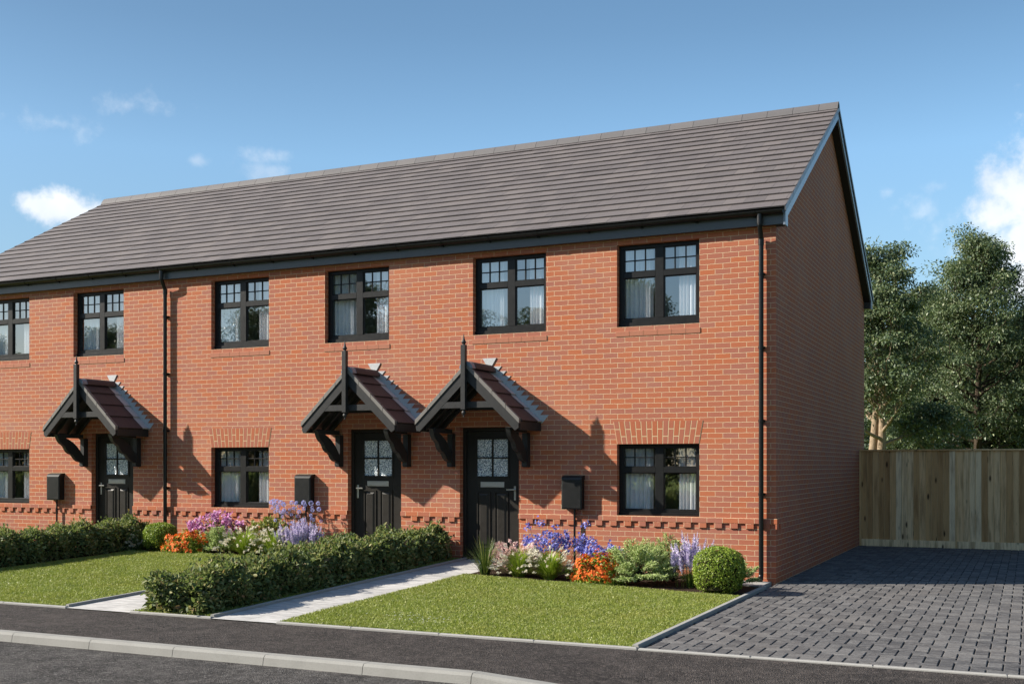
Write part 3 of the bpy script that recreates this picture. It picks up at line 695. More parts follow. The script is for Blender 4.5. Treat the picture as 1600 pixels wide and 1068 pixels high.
rf = roof_tiles().build('roof', M['tile'], house)
b = MB(); x = XL-0.165; zr = roof_z(RY)
while x < 0.16:
    x1 = min(x+0.452, 0.167)
    prof = [(-0.150, -0.065), (-0.115, 0.005), (-0.06, 0.072), (0, 0.098), (0.06, 0.072), (0.115, 0.005), (0.150, -0.065), (0.132, -0.075), (0, 0.07), (-0.132, -0.075)]
    b.prism([(RY+p, zr+q+0.012) for p, q in prof], 'x', x+.003, x1-.003); x += 0.452
b.build('ridge_tiles', M['ridge'], rf)
b = MB()   # dry mortar line under the ridge and sarking below the tiles
for sgn in (0, 1):
    f_ = lambda y: y if sgn == 0 else D-y
    b.prism([(f_(-0.13), roof_z(-0.13)-0.02), (f_(RY), zr-0.02), (f_(RY), zr-0.05), (f_(-0.13), roof_z(-0.13)-0.05)], 'x', XL-0.14, XR+0.14)
b.build('roof_underlay', M['soffit'], rf)
for X, s, nm in ((XR, 1, 'bargeboard'), (XL, -1, 'bargeboard')):
    b = MB(); xa, xb = sorted((X+s*0.125, X+s*0.155))
    for sgn in (0, 1):
        f_ = lambda y: y if sgn == 0 else D-y
        b.prism([(f_(-0.115), 4.945), (f_(-0.115), roof_z(-0.115)-0.035), (f_(RY), zr-0.035), (f_(RY), zr-0.195), (f_(0.06), roof_z(0.06)-0.205), (f_(0.06), 4.945)], 'x', xa, xb)
    bb = b.build(nm, M['barge'], house, bevel=0.003)
    b = MB(); xa, xb = sorted((X+s*0.002, X+s*0.125))
    for sgn in (0, 1):
        f_ = lambda y: y if sgn == 0 else D-y
        b.prism([(f_(0.02), 5.07), (f_(0.02), 5.085), (f_(RY), zr-0.165), (f_(RY), zr-0.18)], 'x', xa, xb)
        b.box(min(xa, xb), max(xa, xb), min(f_(-0.085), f_(0.06)), max(f_(-0.085), f_(0.06)), 4.957, 5.12)
    b.build('soffit', M['soffit'], bb)
    b = MB(); n = 18; S = math.hypot(1, ROOF_S); ylo = -0.17; L = (RY-ylo)*S; gauge = L/n
    for sgn in (0, 1):
        f_ = lambda y: y if sgn == 0 else D-y
        for c in range(n):
            ya = ylo+c*gauge/S-0.012; yb_ = ya+gauge/S+0.01
            xa, xb = sorted((X+s*0.1565, X+s*0.176))
            b.prism([(f_(ya), roof_z(ya)-0.052), (f_(ya), roof_z(ya)+0.026), (f_(yb_), roof_z(yb_)+0.018), (f_(yb_), roof_z(yb_)-0.052)], 'x', xa, xb)
    b.build('verge_cap', M['grey_board'], bb)
for y0, y1, sg in ((-0.10, -0.080, 1), (D+0.08, D+0.10, 1)):
    b = MB(); b.box(XL-0.12, XR+0.124, y0, y1, 4.962, 5.15); b.build('fascia', M['grey_board'], house, bevel=0.003)
    b = MB(); ya, yb = (y1, -0.001) if y0 < 0 else (D+0.001, y0); b.box(XL-0.12, XR+0.001, ya, yb, 4.972, 4.985); b.build('soffit', M['soffit'], house)
# gutter, half round, with joints and clips
def gutter(yc, sgn):
    b = MB(); r = 0.056; zc = 5.150; n = 9; x0, x1 = XL-0.12, XR+0.13
    out_ = [(yc+r*math.cos(math.pi+math.pi*k/n), zc+r*math.sin(math.pi+math.pi*k/n)) for k in range(n+1)]
    inn = [(yc+(r-.006)*math.cos(2*math.pi-math.pi*k/n), zc+(r-.006)*math.sin(2*math.pi-math.pi*k/n)) for k in range(n+1)]
    b.prism(out_+inn, 'x', x0, x1)
    for xe in (x0, x1): b.prism(out_, 'x', xe-.004, xe+.004)
    x = x1-0.4
    while x > x0+0.1:
        o2 = [(yc+(r+.006)*math.cos(math.pi+math.pi*k/n), zc+(r+.006)*math.sin(math.pi+math.pi*k/n)) for k in range(n+1)]
        b.prism(o2+[(yc+r, zc+0.012), (yc-r, zc+.012)] if False else o2, 'x', x-.02, x+.02); b.box(x-.018, x+.018, *sorted((yc+.03*sgn, -0.101 if sgn > 0 else D+0.101)), zc-.075, zc-.03)
        x -= 0.82
    return b.build('gutter', M['black_pipe'], house)
gutter(-0.162, 1); gutter(D+0.162, -1)
def downpipe(x, zb):
    b = MB(); r = 0.034; yw = -0.065; yg = -0.162
    b.tube([(x, yg, 5.11), (x, yg, 4.98)], r+.006, 14)
    b.tube([(x, yg, 5.0), (x, yg, 4.965), (x, yg+.015, 4.93), (x, yw-.015, 4.80), (x, yw, 4.77), (x, yw, zb+0.09), (x, yw-.02, zb+0.05), (x, yw-.075, zb+0.02)], r, 14)
    b.tube([(x, yw, 4.80), (x, yw, 4.70)], r+.006, 14); b.tube([(x, yw-.045, zb+.048), (x, yw-.085, zb+.022)], r+.008, 14)
    z = 4.3
    while z > zb+0.3:
        b.tube([(x, yw, z-.018), (x, yw, z+.018)], r+.006, 14); b.box(x-.045, x+.045, -0.031, -0.0005, z-.016, z+.016); z -= 1.02
    return b.build('downpipe', M['black_pipe'], house, smooth=False)
downpipe(-0.19, 0.03); downpipe(-10.86, 0.14)
# ---------------------------------------------------------------- meter boxes
def meter(x, zb):
    b = MB(); w2 = 0.165; z0, z1 = 0.985, 1.475; d = 0.135
    b.box(x-w2+.01, x+w2-.01, -d+.03, -0.0005, z0+.005, z1-.004)
    b.prism([(-d+.0305, z1-.05), (-d+.0305, z1+.004), (-0.0006, z1+.02), (-0.0006, z1-.05)], 'x', x-w2, x+w2)
    # door with a raised chamfered face
    x0, x1, p0, p1, c = x-w2, x+w2, z0, z1-.012, .022
    P = [(x0, -d+.0302, p0), (x1, -d+.0302, p0), (x1, -d+.0302, p1), (x0, -d+.0302, p1)]; Q = [(x0, -d+.010, p0), (x1, -d+.010, p0), (x1, -d+.010, p1), (x0, -d+.010, p1)]
    Rr = [(x0+c, -d, p0+c), (x1-c, -d, p0+c), (x1-c, -d, p1-c*1.6), (x0+c, -d, p1-c*1.6)]
    b.add(P+Q+Rr, [(0, 1, 5, 4), (1, 2, 6, 5), (2, 3, 7, 6), (3, 0, 4, 7), (4, 5, 9, 8), (5, 6, 10, 9), (6, 7, 11, 10), (7, 4, 8, 11), (8, 9, 10, 11)])
    o = b.build('meter_box', M['meter'], house, bevel=0.003)
    b = MB(); b.tube([(x+.02, -.055, z0+.02), (x+.02, -.055, zb)], .017, 10); b.build('conduit', M['black_pipe'], o); return o
meter(-3.0, 0.10); meter(-7.845, 0.15); meter(-13.53, 0.15)

# ---------------------------------------------------------------- porches
def make_porch(cx):
    TP = 0.965; hw = 0.855; yf = -0.80; zr_ = 3.13; org = (cx, 0, 2.2)
    def zt(dx): return zr_-abs(dx)*TP           # top of the tile plane
    ct = math.cos(math.atan(TP)); sn = math.sin(math.atan(TP))
    b = MB()      # deck: rafters and boarding under the tiles, closed eaves
    for s in (-1, 1):
        b.prism([(cx, zr_-.055), (cx+s*hw, zt(hw)-.055), (cx+s*hw, zt(hw)-.085), (cx, zr_-.085)], 'y', yf+.03, -0.001)
        xa, xb = sorted((cx+s*(hw-.012), cx+s*(hw+.016)))
        b.box(xa, xb, yf+.033, -0.002, zt(hw)-.145, zt(hw)-.018)
        for yy in (-.55, -.28, -.06): b.prism([(cx+s*.02, zr_-.10), (cx+s*(hw-.04), zt(hw-.04)-.09), (cx+s*(hw-.04), zt(hw-.04)-.17), (cx+s*.02, zr_-.20)], 'y', yy-.022, yy+.022)
        b.box(*sorted((cx+s*.60, cx+s*.69)), -0.68, -0.11, 2.14, 2.21)
    b.box(cx-.60, cx+.60, -0.06, -0.0015, 2.50, 2.58)
    po = b.build('porch', M['porch_wood'], house, org, bevel=0.003)
    for s in (-1, 1):    # bargeboards
        b = MB(); th = 0.135
        b.prism([(cx+s*.001, zr_-.035), (cx+s*(hw+.005), zt(hw+.005)-.035), (cx+s*(hw+.005), zt(hw)-.115), (cx+s*(hw-.055), zt(hw)-.155), (cx+s*.001, zr_-.035-th/ct*1.0)], 'y', yf, yf+.032)
        b.build('bargeboard', M['porch_wood'], po, org, bevel=0.003)
        b = MB(); n = 4; L = (hw+.02)/n
        for k in range(n):
            xa, xb = k*L, (k+1)*L-.004
            b.prism([(cx+s*xa, zt(xa)-.034), (cx+s*xb, zt(xb)-.034), (cx+s*xb, zt(xb)+.042), (cx+s*xa, zt(xa)+.034)], 'y', yf-.014, yf+.05)
        b.build('verge_trim', M['verge'], po, org, bevel=0.002)
        # tiles
        b = MB(); n = 4; S = (hw+.02)/ct; gg = S/n; 
        for c in range(n):
            s0, s1 = c*gg, min((c+1)*gg+.05, S)           # from eaves (0) up to ridge
            cols = [(yf+.05, yf+.05+.33), (yf+.05+.33, -0.17)] if c % 2 == 0 else [(yf+.05, yf+.05+.165), (yf+.215, yf+.545), (yf+.545, -.17)]
            for (ya, yb) in cols:
                pts = []
                for (q, l) in ((s0, .030), (s1, .004)):
                    dx = (hw+.02)-q*ct; z = zt(dx)
                    for yy in (ya+.0015, yb-.0015):
                        for t_ in (l, l-.02): pts.append((cx+s*(dx+t_*sn), yy, z+t_*ct))
                b.add(pts, [(0, 2, 6, 4), (1, 5, 7, 3), (0, 1, 3, 2), (4, 6, 7, 5), (0, 4, 5, 1), (2, 3, 7, 6)])
        b.build('roof_tiles', M['porch_tile'], po, org)
        # lead: tray on the tiles and stepped apron on the wall
        b = MB()
        for c in range(n):
            s0, s1 = c*gg, (c+1)*gg+.03; pts = []
            for (q, l) in ((s0, .034), (s1, .010)):
                dx = (hw+.02)-q*ct; z = zt(dx)
                for yy in (-.169, -.004):
                    for t_ in (l, l-.02): pts.append((cx+s*(dx+t_*sn), yy, z+t_*ct))
            b.add(pts, [(0, 2, 6, 4), (1, 5, 7, 3), (0, 1, 3, 2), (4, 6, 7, 5), (0, 4, 5, 1), (2, 3, 7, 6)])
        m_ = 11
        for k in range(m_):
            xa = (hw+.02)*(1-(k)/m_); z = zt(xa)+.012
            ph = .078*1.0; wv = (hw+.02)/m_*1.15
            y_a, y_b = -.006-.0004*k, -.0012
            b.prism([(cx+s*(xa-wv*1.5), z-.02), (cx+s*(xa+.012), z-.02), (cx+s*(xa+.125), z+ph+.030), (cx+s*(xa-wv*1.2), z+ph+.030)], 'y', y_a, y_b)
        if s == 1: b.prism([(cx-.035, zr_+.04), (cx+.035, zr_+.04), (cx+.12, zr_+.175), (cx-.12, zr_+.175)], 'y', -.013, -.0012)
        b.build('flashing', M['lead'], po, org)
        # curved gallows bracket
        xa, xb = sorted((cx+s*.605, cx+s*.685))
        b = MB(); b.box(xa-.005, xb+.005, -.105, -.0006, 1.615, 2.135)
        b.box(xa-.002, xb+.002, -.13, -.104, 1.63, 1.70)
        prof = [(-.10, 1.70)]
        N = 14
        for k in range(N+1):      # outer, scalloped
            t_ = k/N; y = -.12-.60*t_; z = 1.69+.50*t_
            bulge = .040*math.sin(t_*math.pi*1.0)+.036*abs(math.sin(t_*math.pi*3.0))
            prof.append((y-bulge*.64*(1), z-bulge*.77))
        prof += [(-.74, 2.20), (-.62, 2.20)]
        for k in range(N+1):      # inner, plain curve
            t_ = 1-k/N; y = -.115-.50*t_; z = 1.83+.34*t_
            prof.append((y+.03*math.sin(t_*math.pi), z+.05*math.sin(t_*math.pi)))
        prof.append((-.10, 1.83))
        # triangulate in strips to keep the concave outline clean
        outer = [(-.10, 1.70)]+prof[1:N+2]+[(-.74, 2.20)]; inner = [(-.10, 1.83)]+list(reversed(prof[N+4:2*N+5]))+[(-.62, 2.20)]
        m2 = min(len(outer), len(inner)); outer, inner = outer[:m2-1]+[outer[-1]], inner[:m2-1]+[inner[-1]]
        for k in range(m2-1):
            b.prism([outer[k], outer[k+1], inner[k+1], inner[k]], 'x', xa+.004, xb-.004)
        bb = b.build('bracket', M['porch_wood'], po, org)
    b = MB(); b.box(cx-.62, cx+.62, yf+.002, yf+.030, 2.495, 2.590); b.build('tie_beam', M['porch_wood'], po, org, bevel=0.003)
    b = MB(); px = cx-.02; py = yf-.038; h = .036
    b.box(px-h, px+h, py-h, py+h, 2.47, 3.43)
    b.lathe([(.028, 3.43), (.020, 3.445), (.036, 3.462), (.036, 3.475), (.020, 3.505), (.011, 3.545), (.002, 3.60)], px, py, 14)
    b.lathe([(.012, 2.36), (.010, 2.385), (.028, 2.405), (.033, 2.425), (.026, 2.447), (.016, 2.458), (.026, 2.47)], px, py, 14)
    b.build('finial_post', M['porch_wood'], po, org, bevel=0.003)
    b = MB(); n = 12; r0 = .105
    prof = [(cx+r0*1.05*math.cos(math.pi*k/n), zr_-.045+r0*1.0*math.sin(math.pi*k/n)) for k in range(n+1)]
    b.prism(prof, 'y', yf-.012, yf+.10); b.prism([(cx+(p-cx)*1.06, zr_-.045+(q-zr_+.045)*1.06) for p, q in prof], 'y', yf+.101, -.004)
    b.mi = [1 if k >= len(b.f)//2 else 0 for k in range(len(b.f))]; b.build('ridge_cap', [M['barge'], M['porch_tile']], po, org)
    return po
pA = make_porch(-4.42)
for x in (-6.515, -12.175):
    loc = pA.location.copy(); loc.x += x+4.42; copy_tree(pA, house, loc)

# ================================================================= FENCE
fe = empty('timber_fence', (3.0, 8.24, 0)); tag(fe, 'tall closed board timber fence across the back of the block paved driveway', 'fence')
fx = 0.03
trng = random.Random(4)
def tone(o, per):
    me = o.data; a = me.attributes.new('tone', 'FLOAT', 'FACE'); n = len(me.polygons); vals = []; k = 0
    while len(vals) < n: vals += [trng.random()]*per
    a.data.foreach_set('value', vals[:n]); return o
for p in range(4):
    x0, x1 = fx+p*1.83, fx+(p+1)*1.83
    b = MB(); n = 16; wv = (x1-x0-0.03)/n
    for k in range(n):
        xa = x0+0.03+k*wv; t0, t1 = .010, .036
        xb_ = xa+wv-.008
        b.add([(xa, 8.25, .135), (xb_, 8.25, .135), (xb_, 8.25-t1, .135), (xa, 8.25-t0, .135)]+[(xa, 8.25, 1.93), (xb_, 8.25, 1.93), (xb_, 8.25-t1, 1.93), (xa, 8.25-t0, 1.93)],
              [(0, 1, 5, 4), (1, 2, 6, 5), (2, 3, 7, 6), (3, 0, 4, 7), (4, 5, 6, 7)])
    b.box(x0+.03, x1-.002, 8.2505, 8.262, .135, 1.93)
    tone(b.build('board_panel', M['fence'], fe), 5)
    b = MB(); b.box(x0+.03, x1-.002, 8.205, 8.262, -.02, .134); tone(b.build('gravel_board', M['fence'], fe, bevel=.003), 6)
    b = MB(); b.box(x0-.01, x1-.012, 8.19, 8.275, 1.931, 1.962); tone(b.build('cap_rail', M['fence'], fe, bevel=.004), 6)
    b = MB(); b.box(x0-.012, x0+.028, 8.213, 8.30, -.05, 1.929); tone(b.build('post', M['fence'], fe, bevel=.003), 6)

# ================================================================= PLANTS
def plant(name, label, cat, x, y, group=None):
    o = empty(name, (x, y, float(g(x, y)))); tag(o, label, cat, group); return o
def bladegrass(n, r, h, droop=0.5, w=0.008, seed=0, spread=0.04, low=0.45, rmin=0.15):
    """arching blades as 3-segment ribbons around the origin; returns V,F and the tips"""
    q = np.random.default_rng(seed); a = q.uniform(0, 2*np.pi, n); rr = q.uniform(rmin, 1.0, n)**0.7*r; hh = h*q.uniform(0.6, 1.0, n)*(1-low*(rr/r)**2)
    dirv = np.stack([np.cos(a), np.sin(a), 0*a], 1); side = np.stack([-np.sin(a), np.cos(a), 0*a], 1)
    base = dirv*(q.uniform(0, spread, n))[:, None]
    Z = np.array([0, 0, 1.0]); rows = []
    for t_ in (0, .35, .7, 1.0):
        p = base+dirv*(rr*(t_**1.5))[:, None]+Z*(hh*(t_*(1.0+droop)-droop*t_*t_*t_))[:, None]
        wd = w*(1-t_*0.9)*0.5
        rows += [p-side*wd, p+side*wd]
    V = np.stack(rows, 1).reshape(-1, 3); b_ = np.arange(n)[:, None]*8
    F = np.concatenate([b_+np.array([[0, 1, 3, 2]]), b_+np.array([[2, 3, 5, 4]]), b_+np.array([[4, 5, 7, 6]])])
    tips = (rows[-1]+rows[-2])/2; prev = (rows[-3]+rows[-4])/2
    return V, F, tips, norm(tips-prev)
def at(VF, o): return VF[0]+np.array(WORLD_POS[o]), VF[1]
def plume(P, D, L, r, seed=0, m=26):
    q = np.random.default_rng(seed); n = len(P); k = np.tile(np.arange(m), n); Pi = np.repeat(P, m, 0); Di = np.repeat(D, m, 0); Li = np.repeat(np.broadcast_to(L, (n,)), m)
    t_ = (k+0.5)/m; rad = r*np.sin(np.pi*np.clip(t_*0.9+0.08, 0, 1))
    rd = norm(np.cross(Di, q.normal(size=(n*m, 3))))
    base = Pi+Di*(t_*Li)[:, None]; d2 = norm(rd*0.8+Di*0.9)
    return leaves(base, d2, np.cross(rd, Di), rad*2.2+0.006, rad*0.9+0.004, 0.1, 0.1)

def fountain_grass(x, y, r, h, label, mat_blade, mat_plume, n=230, npl=80, seed=1, white_in=True):
    o = plant('fountain_grass', label, 'grass plant', x, y)
    V, F, tips, td = bladegrass(n, r*1.05, h, 0.6, 0.013, seed, .08, .75)
    npobj('blades', *at((V, F), o), M[mat_blade], o, WORLD_POS[o])
    V2, F2, tips, td = bladegrass(npl, r*1.12, h*1.12, 0.42, 0.004, seed+50, .05, .80, .30)
    pl = plume(tips-td*0.045, td, 0.10, (0.014 if mat_plume == 'pink_plume' else 0.0125), seed, 28)
    VF = merge([(V2, F2), pl]); npobj('plumes', *at(VF, o), M[mat_plume], o, WORLD_POS[o]); return o
def spiky(x, y, r, h, label):
    o = plant('spiky_grass', label, 'grass plant', x, y); V, F, tp, td = bladegrass(150, r, h, 0.12, 0.016, 5, 0.07)
    npobj('blades', *at((V, F), o), M['spiky_leaf'], o, WORLD_POS[o]); return o
def mound(n, rx, ry, h, q, lump=0.16, shell=0.25, flat=0.0, sq=2.0):
    """points on a lumpy dome, with normals"""
    d = rdir(n, -0.15); 
    p = norm(d); sp = (np.abs(p)**sq).sum(1)**(-1/sq); p = p*sp[:, None]
    l = 1+lump*(np.sin(p[:, 0]*7+q)*np.sin(p[:, 1]*6+q*2)+0.6*np.sin(p[:, 2]*9+p[:, 0]*5+q*3))
    rad = l*(1-shell*rng.uniform(0, 1, n)**1.6)
    return p*rad[:, None]*np.array([rx, ry, h]), norm(d/np.array([rx, ry, h]))
def mound_leaves(n, rx, ry, h, L, W, q=0., lump=.16, shell=.25, up=.5, hexa=False, sq=2.0, off=0.0):
    P, N = mound(n, rx, ry, h, q, lump, shell, sq=sq); P[:, 2] = np.maximum(P[:, 2]+off, 0.01)
    D = norm(N*0.6+np.array([0, 0, up])+rng.normal(size=(n, 3))*0.55); NN = norm(N+rng.normal(size=(n, 3))*0.5)
    return leaves(P, D, NN, rng.uniform(.7, 1.3, n)*L, rng.uniform(.7, 1.3, n)*W, hexa=hexa)
def box_ball(x, y, r, h, label, seed):
    o = plant('box_ball', label, 'shrub', x, y); c = h*0.5
    VF = mound_leaves(9000, r, r, h*0.54, .024, .016, seed, .02, .10, .2, sq=2.6, off=c)
    P, N = mound(9000, r, r, h*0.54, seed, .02, .10, sq=2.6)
    d = rdir(9000, -0.95); sp = (np.abs(d)**2.6).sum(1)**(-1/2.6); p = d*sp[:, None]*(1+.035*np.sin(d[:, 0]*5+seed)*np.sin(d[:, 2]*6+seed)+.02*np.sin(d[:, 1]*11+d[:, 2]*9)-.10*rng.uniform(0, 1, 9000)**1.5+.07*(rng.uniform(0, 1, 9000) > .95))[:, None]*np.array([r, r, h*.52]); p[:, 2] += c
    p[:, 2] = np.maximum(p[:, 2], .008); NN = norm(d+rng.normal(size=(9000, 3))*.45); DD = norm(d*.5+rng.normal(size=(9000, 3))*.8+np.array([0, 0, .3]))
    VF = leaves(p, DD, NN, rng.uniform(.016, .030, 9000), rng.uniform(.012, .019, 9000))
    npobj('leaves', *at(VF, o), M['box_leaf'], o, WORLD_POS[o])
    b = MB(); ctr = WORLD_POS[o]
    b.lathe([(r*.3, 0), (r*.78, h*.08), (r*.86, h*.3), (r*.86, h*.65), (r*.68, h*.86), (r*.3, h*.93)], 0, 0, 16); b.v = [(a+ctr.x, c_+ctr.y, e+ctr.z) for a, c_, e in b.v]
    b.build('branches', M['twig'], o, ctr); return o
def petals(P, N, n_pet, L, W, spread=0.7):
    n = len(P); parts = []; A = norm(np.cross(N, rng.normal(size=(n, 3)))); B = np.cross(N, A); ph = rng.uniform(0, 6.28, n)
    for k in range(n_pet):
        th = ph+2*np.pi*k/n_pet; R_ = A*np.cos(th)[:, None]+B*np.sin(th)[:, None]
        parts.append(leaves(P, norm(R_*spread+N*(1-spread)), N, rng.uniform(.75, 1.2, n)*L, W, .15, .1))
    return merge(parts)
def orange_bush(x, y, rx, ry, h, label, seed):
    o = plant('orange_flower_bush', label, 'flowering plant', x, y)
    VF = mound_leaves(2600, rx, ry, h*.92, .045, .022, seed, .22, .5, .4); npobj('leaves', *at(VF, o), M['box_leaf'], o, WORLD_POS[o])
    P, N = mound(1500, rx*1.03, ry*1.03, h, seed, .22, .12); k = P[:, 2] > h*0.10; k &= (np.sin(P[:, 0]*23+seed)+np.sin(P[:, 1]*19)+np.sin(P[:, 2]*21+2) > -1.1)
    VF = petals(P[k], norm(N[k]+rng.normal(size=(k.sum(), 3))*.3), 5, .026, .015, .75); npobj('flowers', *at(VF, o), M['orange_petal'], o, WORLD_POS[o]); return o
def stems(P, b0, w=0.005):
    n = len(P); b_ = P*np.array([.35, .35, 0])+b0; S = norm(np.cross(P-b_, rng.normal(size=(n, 3))))*w/2
    V = np.stack([b_-S, b_+S, P+S*.7, P-S*.7], 1).reshape(-1, 3); return V, np.arange(n)[:, None]*4+np.array([[0, 1, 2, 3]])
def blue_plant(x, y, rx, ry, h, n, label, seed):
    o = plant('blue_flower_plant', label, 'flowering plant', x, y)
    V, F, _, _ = bladegrass(170, max(rx, ry)*.75, h*.62, .5, .016, seed, .10); V[:, 1] *= ry/rx
    npobj('leaves', *at((V, F), o), M['strap_leaf'], o, WORLD_POS[o])
    q = np.random.default_rng(seed); a = q.uniform(0, 6.28, n); r_ = np.sqrt(q.uniform(0, 1, n))
    C = np.stack([np.cos(a)*r_*rx, np.sin(a)*r_*ry, h*(0.52+0.40*q.uniform(0, 1, n))*(1-.22*r_**2)], 1); C[:max(2, n//14), 2] = h*q.uniform(.95, 1.08, max(2, n//14))
    npobj('stems', *at(stems(C, 0), o), M['stem'], o, WORLD_POS[o])
    m = 15; P = np.repeat(C, m, 0)+rng.normal(size=(n*m, 3))*.028; N = norm(rng.normal(size=(n*m, 3))+np.array([0, -.2, .4]))
    npobj('flowers', *at(petals(P, N, 5, .026, .014, .7), o), M['blue_petal'], o, WORLD_POS[o]); return o
def spikes(x, y, rx, ry, h, n, label, name, seed, r=.016, mat='lilac_petal'):
    o = plant(name, label, 'flowering plant', x, y); q = np.random.default_rng(seed)
    a = q.uniform(0, 6.28, n); r_ = np.sqrt(q.uniform(0, 1, n)); B = np.stack([np.cos(a)*r_*rx*.8, np.sin(a)*r_*ry*.8, 0*a], 1)
    hh = h*q.uniform(.68, 1.0, n)*(1-.25*r_**2); D = norm(np.stack([np.cos(a)*r_*.16*rx/.3, np.sin(a)*r_*.12, np.ones(n)], 1)+q.normal(size=(n, 3))*.05)
    P = B+D*(hh*.42)[:, None]
    npobj('flower_spikes', *at(plume(P, D, hh*.58, r, seed, 70), o), M[mat], o, WORLD_POS[o])
    T_ = P+D*.05; S = norm(np.cross(D, rng.normal(size=(n, 3))))*.003
    V = np.stack([B-S, B+S, T_+S, T_-S], 1).reshape(-1, 3); F = np.arange(n)[:, None]*4+np.array([[0, 1, 2, 3]])
    V2, F2, _, _ = bladegrass(110, rx*.9, h*.42, .4, .010, seed+3, .06); V2[:, 1] *= ry/rx
    npobj('stems_and_leaves', *at(merge([(V, F), (V2, F2)]), o), M['strap_leaf'], o, WORLD_POS[o]); return o
def juniper(x, y, rx, ry, h, label, seed, nb=46):
    o = plant('juniper', label, 'shrub', x, y); q = np.random.default_rng(seed); parts = []; b = MB(); W0 = WORLD_POS[o]
    for k in range(nb):
        a = q.uniform(0, 6.28); e = q.uniform(0.0, 1.0); el_ = 0.12+1.15*e**1.3; L = 1.0-.12*e
        d = np.array([math.cos(a)*math.cos(el_)*rx, math.sin(a)*math.cos(el_)*ry, math.sin(el_)*h])
        ln = np.linalg.norm(d)*q.uniform(.78, 1.02)*L; d /= np.linalg.norm(d)
        st = d*ln*.25+np.array([0, 0, .04]); en = d*ln
        b.tube([tuple(np.array(W0)+np.array([0, 0, .02])), tuple(np.array(W0)+st), tuple(np.array(W0)+en*.9)], [.010, .007, .002], 5, False)
        # flat, slightly drooping spray: twigs to both sides with scale leaves
        hd = d.copy(); hd[2] *= .25; hd /= np.linalg.norm(hd); sd = np.array([-hd[1], hd[0], 0]); sd /= np.linalg.norm(sd)
        for m_ in range(11):
            t_ = .34+.66*m_/10; c = st+(en-st)*t_
            for s_ in (-1, 1):
                tl = (1.08-t_*.75)*.15*(rx/.45)*q.uniform(.7, 1.2); td = hd*.75+sd*s_*.8+np.array([0, 0, q.uniform(-.1, .38)]); td /= np.linalg.norm(td)
                n = 13; tt = np.linspace(.05, 1, n)
                P = c+td*(tt*tl)[:, None]+q.normal(size=(n, 3))*.004
                D_ = norm(td*.8+q.normal(size=(n, 3))*.62+np.array([0, 0, .12])); parts.append((P, D_))
    P = np.concatenate([p for p, d in parts]); D_ = np.concatenate([d for p, d in parts]); P[:, 2] = np.maximum(P[:, 2], .01)
    N = norm(rng.normal(size=P.shape)*.4+np.array([0, 0, 1.])); n = len(P)
    npobj('foliage', *at(leaves(P, D_, N, rng.uniform(.022, .042, n), rng.uniform(.009, .014, n), .2, .05), o), M['juniper_leaf'], o, W0)
    b.build('branches', M['bark_dark'], o, W0); return o
def cloud_shrub(x, y, rx, ry, h, n, label, name, leaf, petal, seed, pet=(6, .024, .018)):
    o = plant(name, label, 'flowering plant', x, y); q = np.random.default_rng(seed)
    VF = mound_leaves(1500, rx*.9, ry*.9, h*.72, .05, .022, seed, .2, .7, .5); npobj('leaves', *at(VF, o), M[leaf], o, WORLD_POS[o])
    a = q.uniform(0, 6.28, n); r_ = np.sqrt(q.uniform(0, 1, n)); C = np.stack([np.cos(a)*r_*rx, np.sin(a)*r_*ry, h*(.55+.45*q.uniform(0, 1, n))*(1-.25*r_**2)], 1)
    npobj('stems', *at(stems(C, 0, .005), o), M['stem'], o, WORLD_POS[o])
    m = 7; P = np.repeat(C, m, 0)+rng.normal(size=(n*m, 3))*.024; N = norm(rng.normal(size=(n*m, 3))+np.array([0, -.3, .5]))
    npobj('flowers', *at(petals(P, N, *pet), o), M[petal], o, WORLD_POS[o]); return o
def globes(x, y, rx, ry, h, n, label, seed):
    o = plant('globe_flower_plant', label, 'flowering plant', x, y); q = np.random.default_rng(seed)
    C = np.stack([q.uniform(-rx, rx, n), q.uniform(-ry, ry, n), h*(1-.52*q.uniform(0, 1, n)**1.1)], 1)
    npobj('stems', *at(stems(C, 0, .006), o), M['stem'], o, WORLD_POS[o])
    V2, F2, _, _ = bladegrass(120, rx*.8, h*.55, .5, .012, seed+3, .12); V2[:, 1] *= ry/rx; npobj('leaves', *at((V2, F2), o), M['strap_leaf'], o, WORLD_POS[o])
    m = 170; r_ = np.repeat(.020+.024*q.uniform(0.3, 1, n)*(C[:, 2]/h)**2, m); d = rdir(n*m); P = np.repeat(C, m, 0)+d*(r_*.75)[:, None]
    npobj('flowers', *at(leaves(P, norm(d+rng.normal(size=d.shape)*.35), norm(np.cross(d, rng.normal(size=d.shape))), r_*.36, r_*.28, .1, .0), o), M['globe_petal'], o, WORLD_POS[o]); return o

# right-hand bed
spiky(-3.70, -1.62, .36, .62, 'clump of dark spiky upright grass at the path end of the right flower bed')
fountain_grass(-3.45, -1.18, .36, .46, 'soft pink plumed fountain grass behind the spiky clump beside the path', 'strap_leaf', 'pink_plume', 200, 330, 3)
fountain_grass(-3.24, -1.50, .34, .45, 'white plumed lime green grass nearest the spiky clump in the right bed', 'lime_leaf', 'white_plume', 900, 62, 11)
fountain_grass(-2.78, -1.50, .34, .46, 'white plumed lime green grass directly left of the right-hand orange bush', 'lime_leaf', 'white_plume', 900, 62, 17)
blue_plant(-3.00, -0.78, .54, .24, .66, 72, 'large blue violet flower clump against the wall under the meter box nearest the driveway', 21)
blue_plant(-2.22, -0.92, .36, .18, .50, 34, 'smaller blue violet flower clump between the large blue clump and the big juniper', 23)
orange_bush(-2.10, -1.48, .34, .26, .36, 'orange flowering bush in the right bed, beside the big juniper', 1.3)
juniper(-1.60, -1.28, .58, .44, .70, 'big spreading pale green juniper under the right ground floor window', 31, 84)
juniper(-1.22, -0.85, .36, .30, .78, 'upright pale juniper touching the wall just behind the big spreading juniper', 33, 34)
